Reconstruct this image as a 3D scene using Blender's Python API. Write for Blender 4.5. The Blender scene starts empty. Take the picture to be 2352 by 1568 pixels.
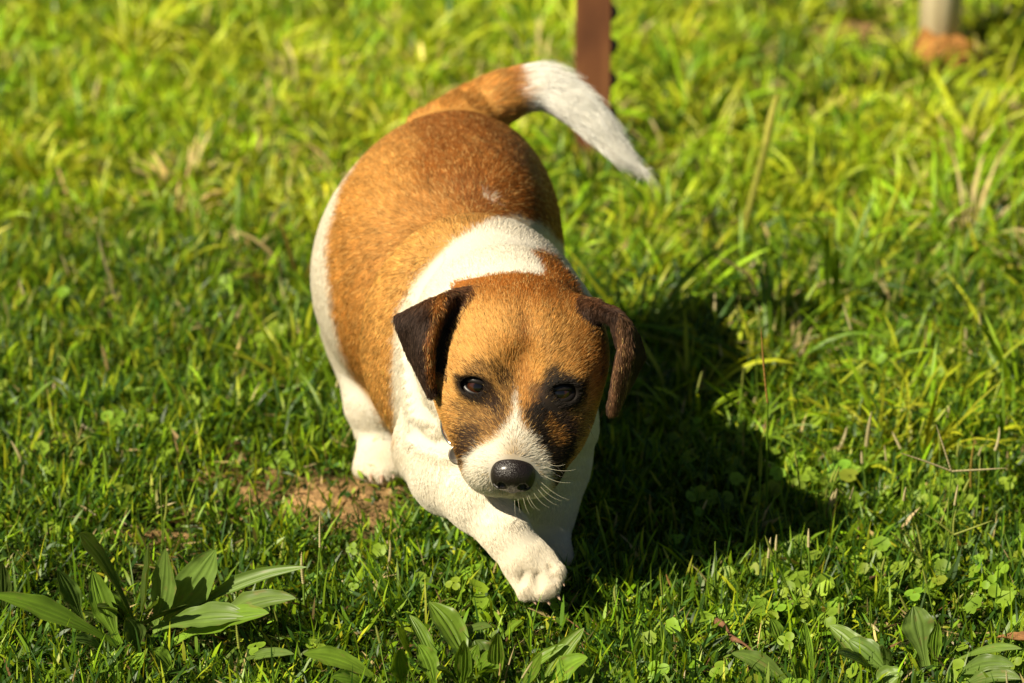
import bpy, math
import numpy as np
from mathutils import Vector
rng = np.random.default_rng(7)

# ------------------------------------------------------------------ camera, world, sun, exposure
HC = 1.434; PITCH = math.radians(22.0); FPX = 9840.0; W0, H0 = 2352.0, 1568.0
SC = bpy.context.scene
cam_d = bpy.data.cameras.new("camera"); cam = bpy.data.objects.new("camera", cam_d)
SC.collection.objects.link(cam); SC.camera = cam
cam.location = (0, 0, HC); cam.rotation_euler = (math.radians(90) - PITCH, 0, 0)
cam_d.sensor_width = 36.0; cam_d.lens = 36.0 * FPX / W0
cam_d.clip_end = 500; cam_d.clip_start = 0.05
cam_d.dof.use_dof = True; cam_d.dof.focus_distance = 3.19; cam_d.dof.aperture_fstop = 6.2

TRAVEL = np.array([0.74, 0.52, -0.90]); TRAVEL /= np.linalg.norm(TRAVEL)   # the way sunlight travels
SUN = -TRAVEL
world = bpy.data.worlds.new("World"); SC.world = world; world.use_nodes = True
wn = world.node_tree.nodes; wl = world.node_tree.links
sky = wn.new("ShaderNodeTexSky"); sky.sky_type = 'NISHITA'; sky.sun_disc = False
sky.sun_elevation = math.asin(SUN[2]); sky.sun_rotation = math.atan2(SUN[0], SUN[1])
wn["Background"].inputs[1].default_value = 0.022
wl.new(sky.outputs[0], wn["Background"].inputs[0])
sd = bpy.data.lights.new("sun", 'SUN'); sd.energy = 5.0; sd.angle = math.radians(0.5); sd.color = (1.0, 0.89, 0.68)
so = bpy.data.objects.new("sun", sd); SC.collection.objects.link(so)
so.rotation_euler = Vector(TRAVEL).to_track_quat('-Z', 'Y').to_euler(); so.location = tuple(SUN * 6 + np.array([0, 3, 0]))
SC.view_settings.view_transform = 'Standard'; SC.view_settings.look = 'None'
SC.view_settings.exposure = 0.58; SC.view_settings.gamma = 1.0
SC.cycles.max_bounces = 8; SC.cycles.diffuse_bounces = 5; SC.cycles.glossy_bounces = 3
SC.cycles.transmission_bounces = 4; SC.cycles.transparent_max_bounces = 6
SC.cycles.use_denoising = True

# ------------------------------------------------------------------ measuring helpers
def at(px, py, y):
    """point seen at photo position (px,py) at distance y (metres) along the ground"""
    a = PITCH + math.atan((py - H0 / 2) / FPX)
    z = HC - y * math.tan(a)
    dep = y * math.cos(PITCH) + (HC - z) * math.sin(PITCH)
    return np.array([(px - W0 / 2) * dep / FPX, y, z])
def atz(px, py, z):
    a = PITCH + math.atan((py - H0 / 2) / FPX)
    return at(px, py, (HC - z) / math.tan(a))
def chart(P):
    """flat chart of the front of the animal used to draw the coat's markings"""
    dep = P[:, 1] * math.cos(PITCH) + (HC - P[:, 2]) * math.sin(PITCH)
    up = P[:, 1] * math.sin(PITCH) - (HC - P[:, 2]) * math.cos(PITCH)
    return np.stack([W0 / 2 + P[:, 0] / dep * FPX, H0 / 2 - up / dep * FPX], 1)
def sstep(a, b, x):
    t = np.clip((x - a) / (b - a), 0, 1); return t * t * (3 - 2 * t)
def nz(v): return v / (np.linalg.norm(v, axis=-1, keepdims=True) + 1e-12)
_tab = np.random.default_rng(3).random((256, 256, 8)).astype(np.float32)
def n2(x, y, s, ch=0):
    x = np.asarray(x) * s + 37.3 * ch; y = np.asarray(y) * s - 11.7 * ch
    i = np.floor(x).astype(int); j = np.floor(y).astype(int)
    u = x - i; v = y - j; u = u * u * (3 - 2 * u); v = v * v * (3 - 2 * v)
    T = _tab[:, :, ch % 8]; g = lambda a, b: T[a & 255, b & 255]
    return (g(i, j) * (1 - u) + g(i + 1, j) * u) * (1 - v) + (g(i, j + 1) * (1 - u) + g(i + 1, j + 1) * u) * v
def n3(P, s, ch=0):
    return (n2(P[:, 0] + .31 * P[:, 2], P[:, 1] - .17 * P[:, 2], s, ch) + n2(P[:, 1] * .9 + P[:, 0] * .2, P[:, 2] * 1.1, s, ch + 1) + n2(P[:, 2], P[:, 0] + .4 * P[:, 1], s, ch + 2)) / 3
def poly_sd(p, poly):
    """signed distance to polygon, positive inside"""
    poly = np.array(poly, float); d = np.full(len(p), 1e9); ins = np.zeros(len(p), bool)
    for a, b in zip(poly, np.roll(poly, -1, 0)):
        e = b - a; w = p - a
        t = np.clip((w @ e) / (e @ e + 1e-9), 0, 1)
        d = np.minimum(d, np.linalg.norm(w - t[:, None] * e, axis=1))
        c = ((a[1] <= p[:, 1]) & (b[1] > p[:, 1])) | ((b[1] <= p[:, 1]) & (a[1] > p[:, 1]))
        xi = a[0] + (p[:, 1] - a[1]) / (e[1] if abs(e[1]) > 1e-9 else 1e-9) * e[0]
        ins ^= c & (p[:, 0] < xi)
    return np.where(ins, d, -d)

# ------------------------------------------------------------------ object helpers
def link(o, parent=None):
    SC.collection.objects.link(o)
    if parent is not None: o.parent = parent
    return o
def tag(o, label=None, cat=None, group=None, kind=None):
    for k, v in (("label", label), ("category", cat), ("group", group), ("kind", kind)):
        if v: o[k] = v
    return o
def empty(name, loc, label, cat, group=None):
    o = bpy.data.objects.new(name, None); o.location = tuple(loc); o.empty_display_size = .05
    link(o); return tag(o, label, cat, group)
def mesh_np(name, V, F, mat=None, parent=None, col=None, smooth=True, origin=None, attrs=None):
    """V (n,3); F (m,k) faces of one size"""
    V = np.asarray(V, np.float32)
    if origin is not None: V = V - np.asarray(origin, np.float32)
    F = np.asarray(F, np.int32); k = F.shape[1]
    me = bpy.data.meshes.new(name)
    me.vertices.add(len(V)); me.vertices.foreach_set("co", V.ravel())
    me.loops.add(F.size); me.loops.foreach_set("vertex_index", F.ravel())
    me.polygons.add(len(F)); me.polygons.foreach_set("loop_start", np.arange(0, F.size, k, dtype=np.int32))
    me.update(calc_edges=True)
    if smooth: me.polygons.foreach_set("use_smooth", np.ones(len(F), bool))
    if col is not None:
        a = me.attributes.new("col", 'FLOAT_COLOR', 'POINT')
        c = np.ones((len(V), 4), np.float32); c[:, :3] = col; a.data.foreach_set("color", c.ravel())
    for an, av in (attrs or {}).items():
        a = me.attributes.new(an, 'FLOAT', 'POINT'); a.data.foreach_set("value", np.asarray(av, np.float32))
    if mat: me.materials.append(mat)
    o = bpy.data.objects.new(name, me)
    if origin is not None and parent is None: o.location = tuple(origin)
    link(o, parent)
    return o
def curves_np(name, P, R, mat, parent=None, col=None, origin=(0, 0, 0)):
    """P (n,k,3) strands, R (n,k) radii"""
    n, k, _ = P.shape
    hc = bpy.data.hair_curves.new(name); hc.add_curves([k] * n)
    hc.attributes["position"].data.foreach_set("vector", (P - np.array(origin)).astype(np.float32).ravel())
    ra = hc.attributes.get("radius") or hc.attributes.new("radius", 'FLOAT', 'POINT')
    ra.data.foreach_set("value", R.astype(np.float32).ravel())
    if col is not None:
        a = hc.attributes.new("col", 'FLOAT_COLOR', 'CURVE')
        c = np.ones((n, 4), np.float32); c[:, :3] = col; a.data.foreach_set("color", c.ravel())
    hc.materials.append(mat)
    return link(bpy.data.objects.new(name, hc), parent)

# ------------------------------------------------------------------ materials
def mat(name, base=(.5, .5, .5), rough=.6, spec=.5, **kw):
    m = bpy.data.materials.new(name); m.use_nodes = True
    b = m.node_tree.nodes["Principled BSDF"]
    b.inputs["Base Color"].default_value = (*base, 1); b.inputs["Roughness"].default_value = rough
    b.inputs["Specular IOR Level"].default_value = spec
    for k, v in kw.items(): b.inputs[k].default_value = v
    return m
def N(m, t): return m.node_tree.nodes.new(t)
def L(m, a, b): m.node_tree.links.new(a, b)
def attr(m, name="col"):
    a = N(m, "ShaderNodeAttribute"); a.attribute_name = name; return a
def noise_ramp(m, scale, stops, detail=6, coord='Object', vec_scale=None):
    tc = N(m, "ShaderNodeTexCoord"); nt = N(m, "ShaderNodeTexNoise"); nt.inputs["Scale"].default_value = scale
    nt.inputs["Detail"].default_value = detail
    if vec_scale:
        mp = N(m, "ShaderNodeMapping"); mp.inputs["Scale"].default_value = vec_scale
        L(m, tc.outputs[coord], mp.inputs[0]); L(m, mp.outputs[0], nt.inputs[0])
    else: L(m, tc.outputs[coord], nt.inputs[0])
    r = N(m, "ShaderNodeValToRGB"); e = r.color_ramp.elements
    while len(e) < len(stops): e.new(.5)
    for el, (p, c) in zip(e, stops): el.position = p; el.color = (*c, 1)
    L(m, nt.outputs[0], r.inputs[0]); return r, nt
def bump(m, height_socket, strength=.4, dist=.002):
    b = N(m, "ShaderNodeBump"); b.inputs["Strength"].default_value = strength; b.inputs["Distance"].default_value = dist
    L(m, height_socket, b.inputs["Height"]); L(m, b.outputs[0], m.node_tree.nodes["Principled BSDF"].inputs["Normal"])
def leaf_mat(name, rough=.42, trans=.32, spec=.35, tint=(1.25, 1.15, .5)):
    m = mat(name, rough=rough, spec=spec); bs = m.node_tree.nodes["Principled BSDF"]
    a = attr(m); L(m, a.outputs["Color"], bs.inputs["Base Color"])
    tr = N(m, "ShaderNodeBsdfTranslucent")
    mu = N(m, "ShaderNodeMix"); mu.data_type = 'RGBA'; mu.blend_type = 'MULTIPLY'; mu.inputs[0].default_value = 1
    L(m, a.outputs["Color"], mu.inputs[6]); mu.inputs[7].default_value = (*tint, 1); mu.clamp_result = False
    L(m, mu.outputs[2], tr.inputs[0])
    mx = N(m, "ShaderNodeMixShader"); mx.inputs[0].default_value = trans
    L(m, bs.outputs[0], mx.inputs[1]); L(m, tr.outputs[0], mx.inputs[2])
    L(m, mx.outputs[0], m.node_tree.nodes["Material Output"].inputs[0]); return m
M_grass = leaf_mat("grass_blade"); M_leaf = leaf_mat("broad_leaf", rough=.42, trans=.3, spec=.4)
M_clover = leaf_mat("clover_leaf", rough=.5, trans=.4, spec=.3)

# ================================================================== GROUND
def patchmask(x, y):
    m = np.zeros_like(x)
    for (px, py, wx, wy, s) in PATCH:
        c = atz(px, py, 0); k = 3.5 / FPX
        d = np.sqrt(((x - c[0]) / (wx * k)) ** 2 + ((y - c[1]) / (wy * k / .40)) ** 2)
        m = np.maximum(m, s * sstep(1.25, .45, d + .9 * (n2(x, y, 40, 2) - .5) + .5 * (n2(x, y, 90, 3) - .5)))
    return m
PATCH = [(700, 1140, 190, 60, 1.), (850, 1190, 100, 45, 1.), (560, 1080, 130, 50, .8), (790, 1110, 90, 30, .8), (370, 1245, 110, 18, .85), (470, 1190, 90, 25, .6),
         (2190, 118, 95, 45, 1.), (1960, 85, 170, 45, .9), (2060, 45, 70, 18, .9), (1615, 238, 40, 10, .9), (45, 140, 40, 15, .6),
         (2200, 30, 60, 25, 1), (1500, 180, 60, 12, .5), (1640, 1000, 60, 60, .5)]
def gh(x, y):
    return .012 * (n2(x, y, 7, 1) - .5) + .006 * (n2(x, y, 23, 4) - .5)
ax = np.concatenate([np.array([-80, -40, -20, -10, -6, -4, -3, -2.2, -1.6, -1.2]), np.arange(-1.0, 1.0001, .006), np.array([1.2, 1.6, 2.2, 3, 4, 6, 10, 20, 40, 80])])
ay = np.concatenate([np.array([-20, -10, -5, -2, 0, 1, 1.8, 2.3]), np.arange(2.5, 5.1, .006), np.array([5.3, 5.7, 6.3, 7.2, 9, 12, 18, 30, 60, 120])])
GX, GY = np.meshgrid(ax, ay, indexing='ij'); x = GX.ravel(); y = GY.ravel()
pm = patchmask(x, y)
z = gh(x, y) + pm * (.010 * n2(x, y, 90, 5) + .006 * n2(x, y, 45, 6) - .004)
nx_, ny_ = len(ax), len(ay)
idx = np.arange(nx_ * ny_).reshape(nx_, ny_)
F = np.stack([idx[:-1, :-1], idx[1:, :-1], idx[1:, 1:], idx[:-1, 1:]], -1).reshape(-1, 4)
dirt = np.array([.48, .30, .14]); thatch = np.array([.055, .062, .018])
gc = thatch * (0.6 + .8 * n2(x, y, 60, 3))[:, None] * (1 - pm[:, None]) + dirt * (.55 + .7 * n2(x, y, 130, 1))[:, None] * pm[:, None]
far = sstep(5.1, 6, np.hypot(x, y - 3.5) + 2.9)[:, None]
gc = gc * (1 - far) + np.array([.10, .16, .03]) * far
M_ground = mat("soil_and_thatch", rough=.95, spec=.1)
a_ = attr(M_ground)
r_, nt_ = noise_ramp(M_ground, 420, [(.3, (.35, .35, .35)), (.7, (1.35, 1.3, 1.2))], 8)
mu_ = N(M_ground, "ShaderNodeMix"); mu_.data_type = 'RGBA'; mu_.blend_type = 'MULTIPLY'; mu_.inputs[0].default_value = 1
L(M_ground, a_.outputs["Color"], mu_.inputs[6]); L(M_ground, r_.outputs[0], mu_.inputs[7])
L(M_ground, mu_.outputs[2], M_ground.node_tree.nodes["Principled BSDF"].inputs["Base Color"])
bump(M_ground, nt_.outputs[0], .9, .004)
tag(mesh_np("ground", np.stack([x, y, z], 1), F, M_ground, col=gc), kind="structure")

# ================================================================== DOG BODY (signed distance modelling)
h = 0.0016
lo = np.array([-.185, 2.865, -.004]); hi = np.array([.135, 3.56, .345])
shape = np.ceil((hi - lo) / h).astype(int) + 1
D = np.full(shape, .03, np.float32)
gx = (lo[0] + h * np.arange(shape[0])).astype(np.float32); gy = (lo[1] + h * np.arange(shape[1])).astype(np.float32); gz = (lo[2] + h * np.arange(shape[2])).astype(np.float32)
def box(bmin, bmax):
    i0 = np.maximum(((np.array(bmin) - lo) / h).astype(int), 0); i1 = np.minimum(((np.array(bmax) - lo) / h).astype(int) + 2, shape)
    sl = tuple(slice(a, b) for a, b in zip(i0, i1))
    return sl, gx[sl[0]][:, None, None], gy[sl[1]][None, :, None], gz[sl[2]][None, None, :]
def smin(a, b, k):
    if k <= 0: return np.minimum(a, b)
    hh = np.maximum(k - np.abs(a - b), 0) / k
    return np.minimum(a, b) - hh * hh * k * .25
def d_ell(X, Y, Z, c, r, R=None):
    X = X - c[0]; Y = Y - c[1]; Z = Z - c[2]
    if R is None: q = [X, Y, Z]
    else: q = [R[i][0] * X + R[i][1] * Y + R[i][2] * Z for i in range(3)]
    k0 = np.sqrt(sum((q[i] / r[i]) ** 2 for i in range(3))) + 1e-6
    k1 = np.sqrt(sum((q[i] / r[i] ** 2) ** 2 for i in range(3))) + 1e-6
    return k0 * (k0 - 1) / k1
def d_cone(X, Y, Z, a, b, ra, rb):
    ba = b - a; L2 = ba @ ba
    t = np.clip(((X - a[0]) * ba[0] + (Y - a[1]) * ba[1] + (Z - a[2]) * ba[2]) / L2, 0, 1)
    return np.sqrt((X - a[0] - t * ba[0]) ** 2 + (Y - a[1] - t * ba[1]) ** 2 + (Z - a[2] - t * ba[2]) ** 2) - (ra + (rb - ra) * t)
HEADP = []; rec = None
def ell(c, r, k=.02, R=None, sub=False):
    c = np.array(c, float); mr = max(r) + .03 + k
    sl, X, Y, Z = box(c - mr, c + mr); d = d_ell(X, Y, Z, c, r, R).astype(np.float32)
    D[sl] = -smin(-D[sl], d, k) if sub else smin(D[sl], d, k)
    if rec is not None and not sub: rec.append(('e', c, r, R))
def cone(a, b, ra, rb, k=.02, sub=False):
    a = np.array(a, float); b = np.array(b, float); mr = max(ra, rb) + .03 + k
    sl, X, Y, Z = box(np.minimum(a, b) - mr, np.maximum(a, b) + mr); d = d_cone(X, Y, Z, a, b, ra, rb).astype(np.float32)
    D[sl] = -smin(-D[sl], d, k) if sub else smin(D[sl], d, k)
    if rec is not None and not sub: rec.append(('c', a, b, ra, rb))
def chain(pts, rs, k=.015, sub=False):
    for i in range(len(pts) - 1): cone(pts[i], pts[i + 1], rs[i], rs[i + 1], k, sub)
def beads(P, r, k, sub=False):
    """thin sheets and tubes from close-set points"""
    P = np.asarray(P); r = np.broadcast_to(r, (len(P),)); m = r.max() + .012
    slg, X, Y, Z = box(P.min(0) - m, P.max(0) + m)
    E = np.full(D[slg].shape, .02, np.float32); o = np.array([s.start for s in slg])
    for p, rr in zip(P, r):
        mm = rr + 3.2 * h
        sl, X, Y, Z = box(p - mm, p + mm)
        s2 = tuple(slice(s.start - o[i], s.stop - o[i]) for i, s in enumerate(sl))
        np.minimum(E[s2], np.sqrt((X - p[0]) ** 2 + (Y - p[1]) ** 2 + (Z - p[2]) ** 2) - rr, out=E[s2])
    D[slg] = -smin(-D[slg], E, k) if sub else smin(D[slg], E, k)

# trunk
ell((-.052, 3.365, .172), (.086, .088, .098), .02)                 # rump
ell((-.062, 3.290, .163), (.1005, .112, .108), .05)               # barrel
ell((-.0285, 3.143, .162), (.0910, .064, .1075), .007)              # shoulder roll
ell((-.006, 3.085, .175), (.0770, .062, .088), .014)               # neck ruff
ell((-.012, 3.070, .128), (.060, .048, .066), .03)               # chest
ell((-.046, 3.070, .122), (.032, .038, .048), .025)
ell((.020, 3.080, .122), (.028, .038, .050), .025)
chain([at(1080, 420, 3.36), at(1120, 480, 3.25)], [.03, .03], .06)
# hind legs
cone(at(880, 780, 3.32), at(872, 930, 3.275), .046, .023, .03)
chain([at(868, 930, 3.275), at(880, 985, 3.285), at(874, 1030, 3.265)], [.022, .0155, .0165], .02)
def paw(c, fwd, side, up, s=1.0, toe=.0088):
    c = np.array(c, float)
    ell(c, (.019 * s, .021 * s, .013 * s), .012, R=[side, fwd, up])
    out = []
    for j, (q, f) in enumerate(((-1.5, .012), (-.5, .019), (.5, .020), (1.5, .013))):
        p = c + side * q * .0088 * s + fwd * f * s - up * .003 * s
        cone(c + side * q * .006 * s + up * .002 * s, p, toe * s, toe * .92 * s, .0065)
        out.append((p, fwd, up))
    return out
v = lambda *a: nz(np.array(a, float))
TOES = []
hp = at(875, 1052, 3.245)
TOES += paw(hp, v(-.1, -1, -.1), v(1, -.1, 0), v(0, -.1, 1), 1.02)
cone((.0, 3.36, .10), (.01, 3.40, .055), .045, .022, .03)
chain([(.01, 3.40, .055), (.012, 3.425, .035), (.01, 3.405, .016)], [.02, .014, .016], .015)
TOES += paw((.010, 3.385, .014), v(0, -1, 0), v(1, 0, 0), v(0, 0, 1))
# front leg reaching forward
chain([at(990, 1030, 3.075), at(1028, 1100, 3.03), at(1098, 1158, 2.995), at(1160, 1222, 2.974), at(1196, 1272, 2.964)], [.030, .0240, .0190, .0155, .0165], .016)
fp = at(1222, 1302, 2.958)
TF, TS = v(.50, -.42, -.62), v(.80, .10, .52)
TS = nz(TS - TF * (TS @ TF)); TU = np.cross(TS, TF)
FRONT = paw(fp, TF, TS, TU, .98); TOES += FRONT
# the other front leg, standing behind it
chain([at(1280, 985, 3.09), at(1274, 1080, 3.085), at(1264, 1175, 3.075), at(1258, 1235, 3.07)], [.030, .0225, .0150, .0145], .02)
TOES += paw(at(1254, 1262, 3.055), v(.05, -1, -.05), v(1, 0, 0), v(0, 0, 1), .95)
# tail
TAIL = [at(1015, 330, 3.40), at(1095, 258, 3.425), at(1170, 216, 3.43), at(1238, 202, 3.43), at(1302, 228, 3.425), at(1355, 272, 3.42), at(1402, 322, 3.415), at(1440, 360, 3.41), at(1474, 388, 3.408)]
TAIL = np.array(TAIL); _t = np.linspace(0, len(TAIL) - 1, 40); _k = np.arange(len(TAIL))
def crom(A, t):
    i = np.clip(t.astype(int), 0, len(A) - 2); f = (t - i)[:, None]; g = lambda j: A[np.clip(i + j, 0, len(A) - 1)]
    return .5 * (2 * g(0) + (g(1) - g(-1)) * f + (2 * g(-1) - 5 * g(0) + 4 * g(1) - g(2)) * f ** 2 + (3 * g(0) - g(-1) - 3 * g(1) + g(2)) * f ** 3)
TAILF = crom(TAIL, _t); TR = np.interp(_t, _k, [.034, .0250, .0205, .0190, .0175, .0150, .0110, .0055, .0012])
chain(TAILF, TR, .0)
TAIL = TAILF
# head, in its own frame: r right, f along the muzzle, u up
t5 = math.radians(4.0)
HF0 = v(-.045, -.83, -.557); HR = v(math.cos(t5), -.03, -math.sin(t5)); HF = nz(HF0 - HR * (HF0 @ HR)); HU = np.cross(HF, HR)
HO = at(1193, 893, 2.995)
RH = [HR, HF, HU]
def hd(r, f, u): return HO + (HR * r + HF * f + HU * u) * .001
def hloc(P): q = (P - HO) * 1000; return np.stack([q @ HR, q @ HF, q @ HU], 1)
def hell(c, r, k=.02, sub=False): ell(hd(*c), tuple(np.array(r) * .001), k, RH, sub)
cone(hd(0, -52, -16), (-.004, 3.10, .185), .046, .062, .03)            # neck core
D_body = D; D = np.full(shape, .03, np.float32)                     # the head is shaped apart, then joined
rec = HEADP
hell((-2, -36, 4), (57, 60, 42), .02)
hell((-39, -18, -8), (24, 36, 28), .02)
for s in (-1, 1):
    hell((s * 36, -14, -10), (25, 38, 30), .022)
    hell((s * 28, 0, 20), (20, 12, 9), .010)
    hell((s * 43, -40, 2), (18, 30, 26), .02)
    hell((s * 15, 45, -20), (21.5, 26, 19), .016); hell((s * 13, 50, -29), (17, 18, 13), .012)
    hell((s * 26, 18, -20), (18, 26, 18), .02)
    hell((s * 33, 10, -22), (17, 30, 18), .02)
cone(hd(0, 8, 0), hd(0, 58, -9), .020, .0135, .018)
hell((0, 14, -12), (32, 34, 24), .02)
hell((0, 46, -43), (17, 21, 11), .007)
for s in (-1, 1): hell((s * 13 - 2, 58, -28), (17.5, 14, 19), .010)
hell((-14, 48, -27), (24, 21, 20), .014); hell((13, 50, -31), (20, 18, 17), .012)
rec = None
# stop and forehead furrow
hell((0, 12, 34), (8, 20, 9), .022, sub=True)
hell((0, -25, 54), (5, 30, 7), .016, sub=True)
# eye sockets and lids
EYES = []
for s in (-1, 1):
    ec = hd(s * 31.0 - .5, 6.5, 10.5)
    EYES.append(ec)
    ell(ec, (.0150, .0150, .0150), .008)
    ell(ec, (.0132, .0132, .0132), .003, sub=True)
    fwv = nz(HF * .50 + HU * .72 + HR * s * .22)
    sdv = nz(HR - fwv * (HR @ fwv)); ell(ec + fwv * .012, (.0096, .010, .0064), .003, R=[sdv, fwv, np.cross(sdv, fwv)], sub=True)
# mouth line and chin groove
beads([hd(r, 70 - .020 * r * r, -43 - .004 * r * r) for r in np.linspace(-30, 30, 60)], .0016, .003, sub=True)
beads([hd(0, 72, u) for u in np.linspace(-28, -43, 14)], .0016, .003, sub=True)
D = smin(D_body, D, .007); del D_body
# ears: folded sheets
def patch(rows, n=44, bulge=0.0, bdir=None):
    G = np.array([[at(*p) for p in row] for row in rows]); nr, nc, _ = G.shape
    out = []
    for a in np.linspace(0, nr - 1, n):
        i = min(int(a), nr - 2); t = a - i
        row = G[i] * (1 - t) + G[i + 1] * t
        for b in np.linspace(0, nc - 1, n):
            j = min(int(b), nc - 2); q = b - j
            p = row[j] * (1 - q) + row[j + 1] * q
            if bdir is not None: p = p + bdir * bulge * math.sin(math.pi * a / (nr - 1)) * math.sin(math.pi * b / (nc - 1))
            out.append(p)
    return np.array(out)
EARL = [[(1062, 676, 3.035), (1030, 676, 3.018), (975, 698, 3.010), (910, 730, 3.020)],
        [(1018, 735, 3.010), (1004, 722, 2.998), (965, 740, 2.998), (916, 752, 3.015)],
        [(992, 795, 2.992), (988, 792, 2.986), (965, 800, 2.990), (940, 812, 3.008)],
        [(990, 850, 2.986), (987, 850, 2.982), (976, 852, 2.985), (963, 856, 2.996)],
        [(995, 900, 2.984), (992, 902, 2.982), (990, 904, 2.983), (986, 902, 2.986)]]
EARR = [[(1340, 712, 3.035), (1368, 700, 3.015), (1405, 708, 3.015), (1425, 722, 3.03)],
        [(1404, 734, 3.000), (1420, 724, 2.988), (1444, 744, 2.990), (1464, 778, 3.04)],
        [(1424, 800, 2.998), (1430, 796, 2.982), (1452, 808, 2.984), (1477, 818, 3.045)],
        [(1412, 870, 2.992), (1417, 868, 2.978), (1436, 872, 2.982), (1450, 872, 3.02)],
        [(1400, 938, 2.984), (1406, 944, 2.978), (1413, 944, 2.980), (1420, 930, 2.990)]]
EPL = patch(EARL, 60, .003, v(-.3, -.8, .3)); EPR = patch(EARR, 60, .0005, v(.5, -.7, .2))
cone(at(1085, 700, 3.045), at(1045, 684, 3.028), .011, .006, .012); cone(at(1322, 722, 3.045), at(1368, 704, 3.022), .011, .006, .012)
# wrinkles of the neck, shoulder, elbow and paw
CAMP = np.array([0, 0, HC])
def surf(px, py, off=0.0):
    d = nz(at(px, py, 3.0) - CAMP); t = np.arange(2.95, 3.9, .0008); P = CAMP + d * t[:, None]
    i = np.round((P - lo) / h).astype(int); ok = np.all((i >= 0) & (i < shape), axis=1); P, i = P[ok], i[ok]
    v_ = D[tuple(i.T)]; j = np.argmax(v_ < 0)
    return P[j] - d * off
def crease(pts, r=.0035, k=.010, off=.0012):
    pts = np.array(pts, float); tt = np.linspace(0, len(pts) - 1, 34); q = np.stack([np.interp(tt, np.arange(len(pts)), pts[:, c]) for c in (0, 1)], 1)
    beads([surf(a, b, off) for a, b in q], r * np.sin(np.linspace(.35, math.pi - .35, 34)) ** .5, k, sub=True)
crease([(925, 780), (935, 860), (955, 930), (985, 965)], .002, .018, .0022); crease([(950, 990), (985, 1010), (1030, 1020)], .002, .018, .0022); crease([(1000, 585), (960, 645), (935, 715)], .003, .018, .002)
for (a_x, a_y, b_x, b_y) in ((1200, 1312, 1196, 1340), (1233, 1318, 1238, 1350), (1262, 1302, 1275, 1328)): crease([(a_x, a_y), (b_x, b_y)], .0022, .004, .0006)
beads(EPL, .0027, .005); beads(EPR, .0024, .005)
def bez(a, b, c, n=40):
    t = np.linspace(0, 1, n)[:, None]; return (1 - t) ** 2 * a + 2 * t * (1 - t) * b + t * t * c

def surface_nets(D):
    ins = D < 0
    s = [ins[:-1, :-1, :-1], ins[1:, :-1, :-1], ins[:-1, 1:, :-1], ins[1:, 1:, :-1], ins[:-1, :-1, 1:], ins[1:, :-1, 1:], ins[:-1, 1:, 1:], ins[1:, 1:, 1:]]
    al = s[0].copy(); an = s[0].copy()
    for q in s[1:]: al &= q; an |= q
    M = np.argwhere(an & ~al); del al, an
    acc = np.zeros((len(M), 3), np.float32); cnt = np.zeros(len(M), np.float32)
    cor = [np.array([i & 1, (i >> 1) & 1, (i >> 2) & 1]) for i in range(8)]
    vals = [D[tuple((M + c).T)] for c in cor]
    for i in range(8):
        for ax_ in range(3):
            if not (i >> ax_) & 1:
                j = i | (1 << ax_); a, b = vals[i], vals[j]
                m = (a < 0) != (b < 0); t = np.where(m, a / np.where(m, a - b, 1), 0)
                p = np.repeat(cor[i][None].astype(np.float32), len(M), 0); p[:, ax_] += t
                acc[m] += p[m]; cnt[m] += 1
    V = (M + acc / cnt[:, None]) * h + lo
    n = np.array(D.shape) - 1; lin = (M[:, 0] * n[1] + M[:, 1]) * n[2] + M[:, 2]
    Fs = []
    for ax_ in range(3):
        a1, a2 = (ax_ + 1) % 3, (ax_ + 2) % 3
        sl0 = [slice(None)] * 3; sl1 = [slice(None)] * 3; sl0[ax_] = slice(0, -1); sl1[ax_] = slice(1, None)
        e = np.argwhere(ins[tuple(sl0)] != ins[tuple(sl1)])
        e = e[(e[:, a1] > 0) & (e[:, a2] > 0) & (e[:, a1] < n[a1]) & (e[:, a2] < n[a2])]
        flip = ~ins[tuple(e.T)]
        q = []
        for d1, d2 in ((1, 1), (0, 1), (0, 0), (1, 0)):
            c = e.copy(); c[:, a1] -= d1; c[:, a2] -= d2
            q.append(np.searchsorted(lin, (c[:, 0] * n[1] + c[:, 1]) * n[2] + c[:, 2]))
        q = np.stack(q, 1); q[flip] = q[flip][:, ::-1]; Fs.append(q)
    return V, np.concatenate(Fs)
BV, BF = surface_nets(D)
# light relaxation of the surface
for _ in range(2):
    acc = np.zeros_like(BV); cnt = np.zeros(len(BV))
    for a, b in ((0, 1), (1, 2), (2, 3), (3, 0)):
        np.add.at(acc, BF[:, a], BV[BF[:, b]]); np.add.at(cnt, BF[:, a], 1)
    BV = BV * .5 + .5 * acc / np.maximum(cnt, 1)[:, None]
fn = np.cross(BV[BF[:, 2]] - BV[BF[:, 0]], BV[BF[:, 3]] - BV[BF[:, 1]])
BN = np.zeros_like(BV)
for a in range(4): np.add.at(BN, BF[:, a], fn)
BN = nz(BN)
print("body verts", len(BV))

def headdist(P):
    d = np.full(len(P), 1.0)
    for pr in HEADP:
        q = d_ell(P[:, 0], P[:, 1], P[:, 2], pr[1], pr[2], pr[3]) if pr[0] == 'e' else d_cone(P[:, 0], P[:, 1], P[:, 2], *pr[1:])
        d = np.minimum(d, q)
    return d
def eardist(P, E):
    d = np.full(len(P), 1.0); near = np.where(np.all((P > E.min(0) - .01) & (P < E.max(0) + .01), axis=1))[0]
    Es = E[::3]
    for i in range(0, len(near), 4000):
        ii = near[i:i + 4000]; d[ii] = np.sqrt(((P[ii][:, None] - Es[None]) ** 2).sum(-1)).min(1)
    return d

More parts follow.
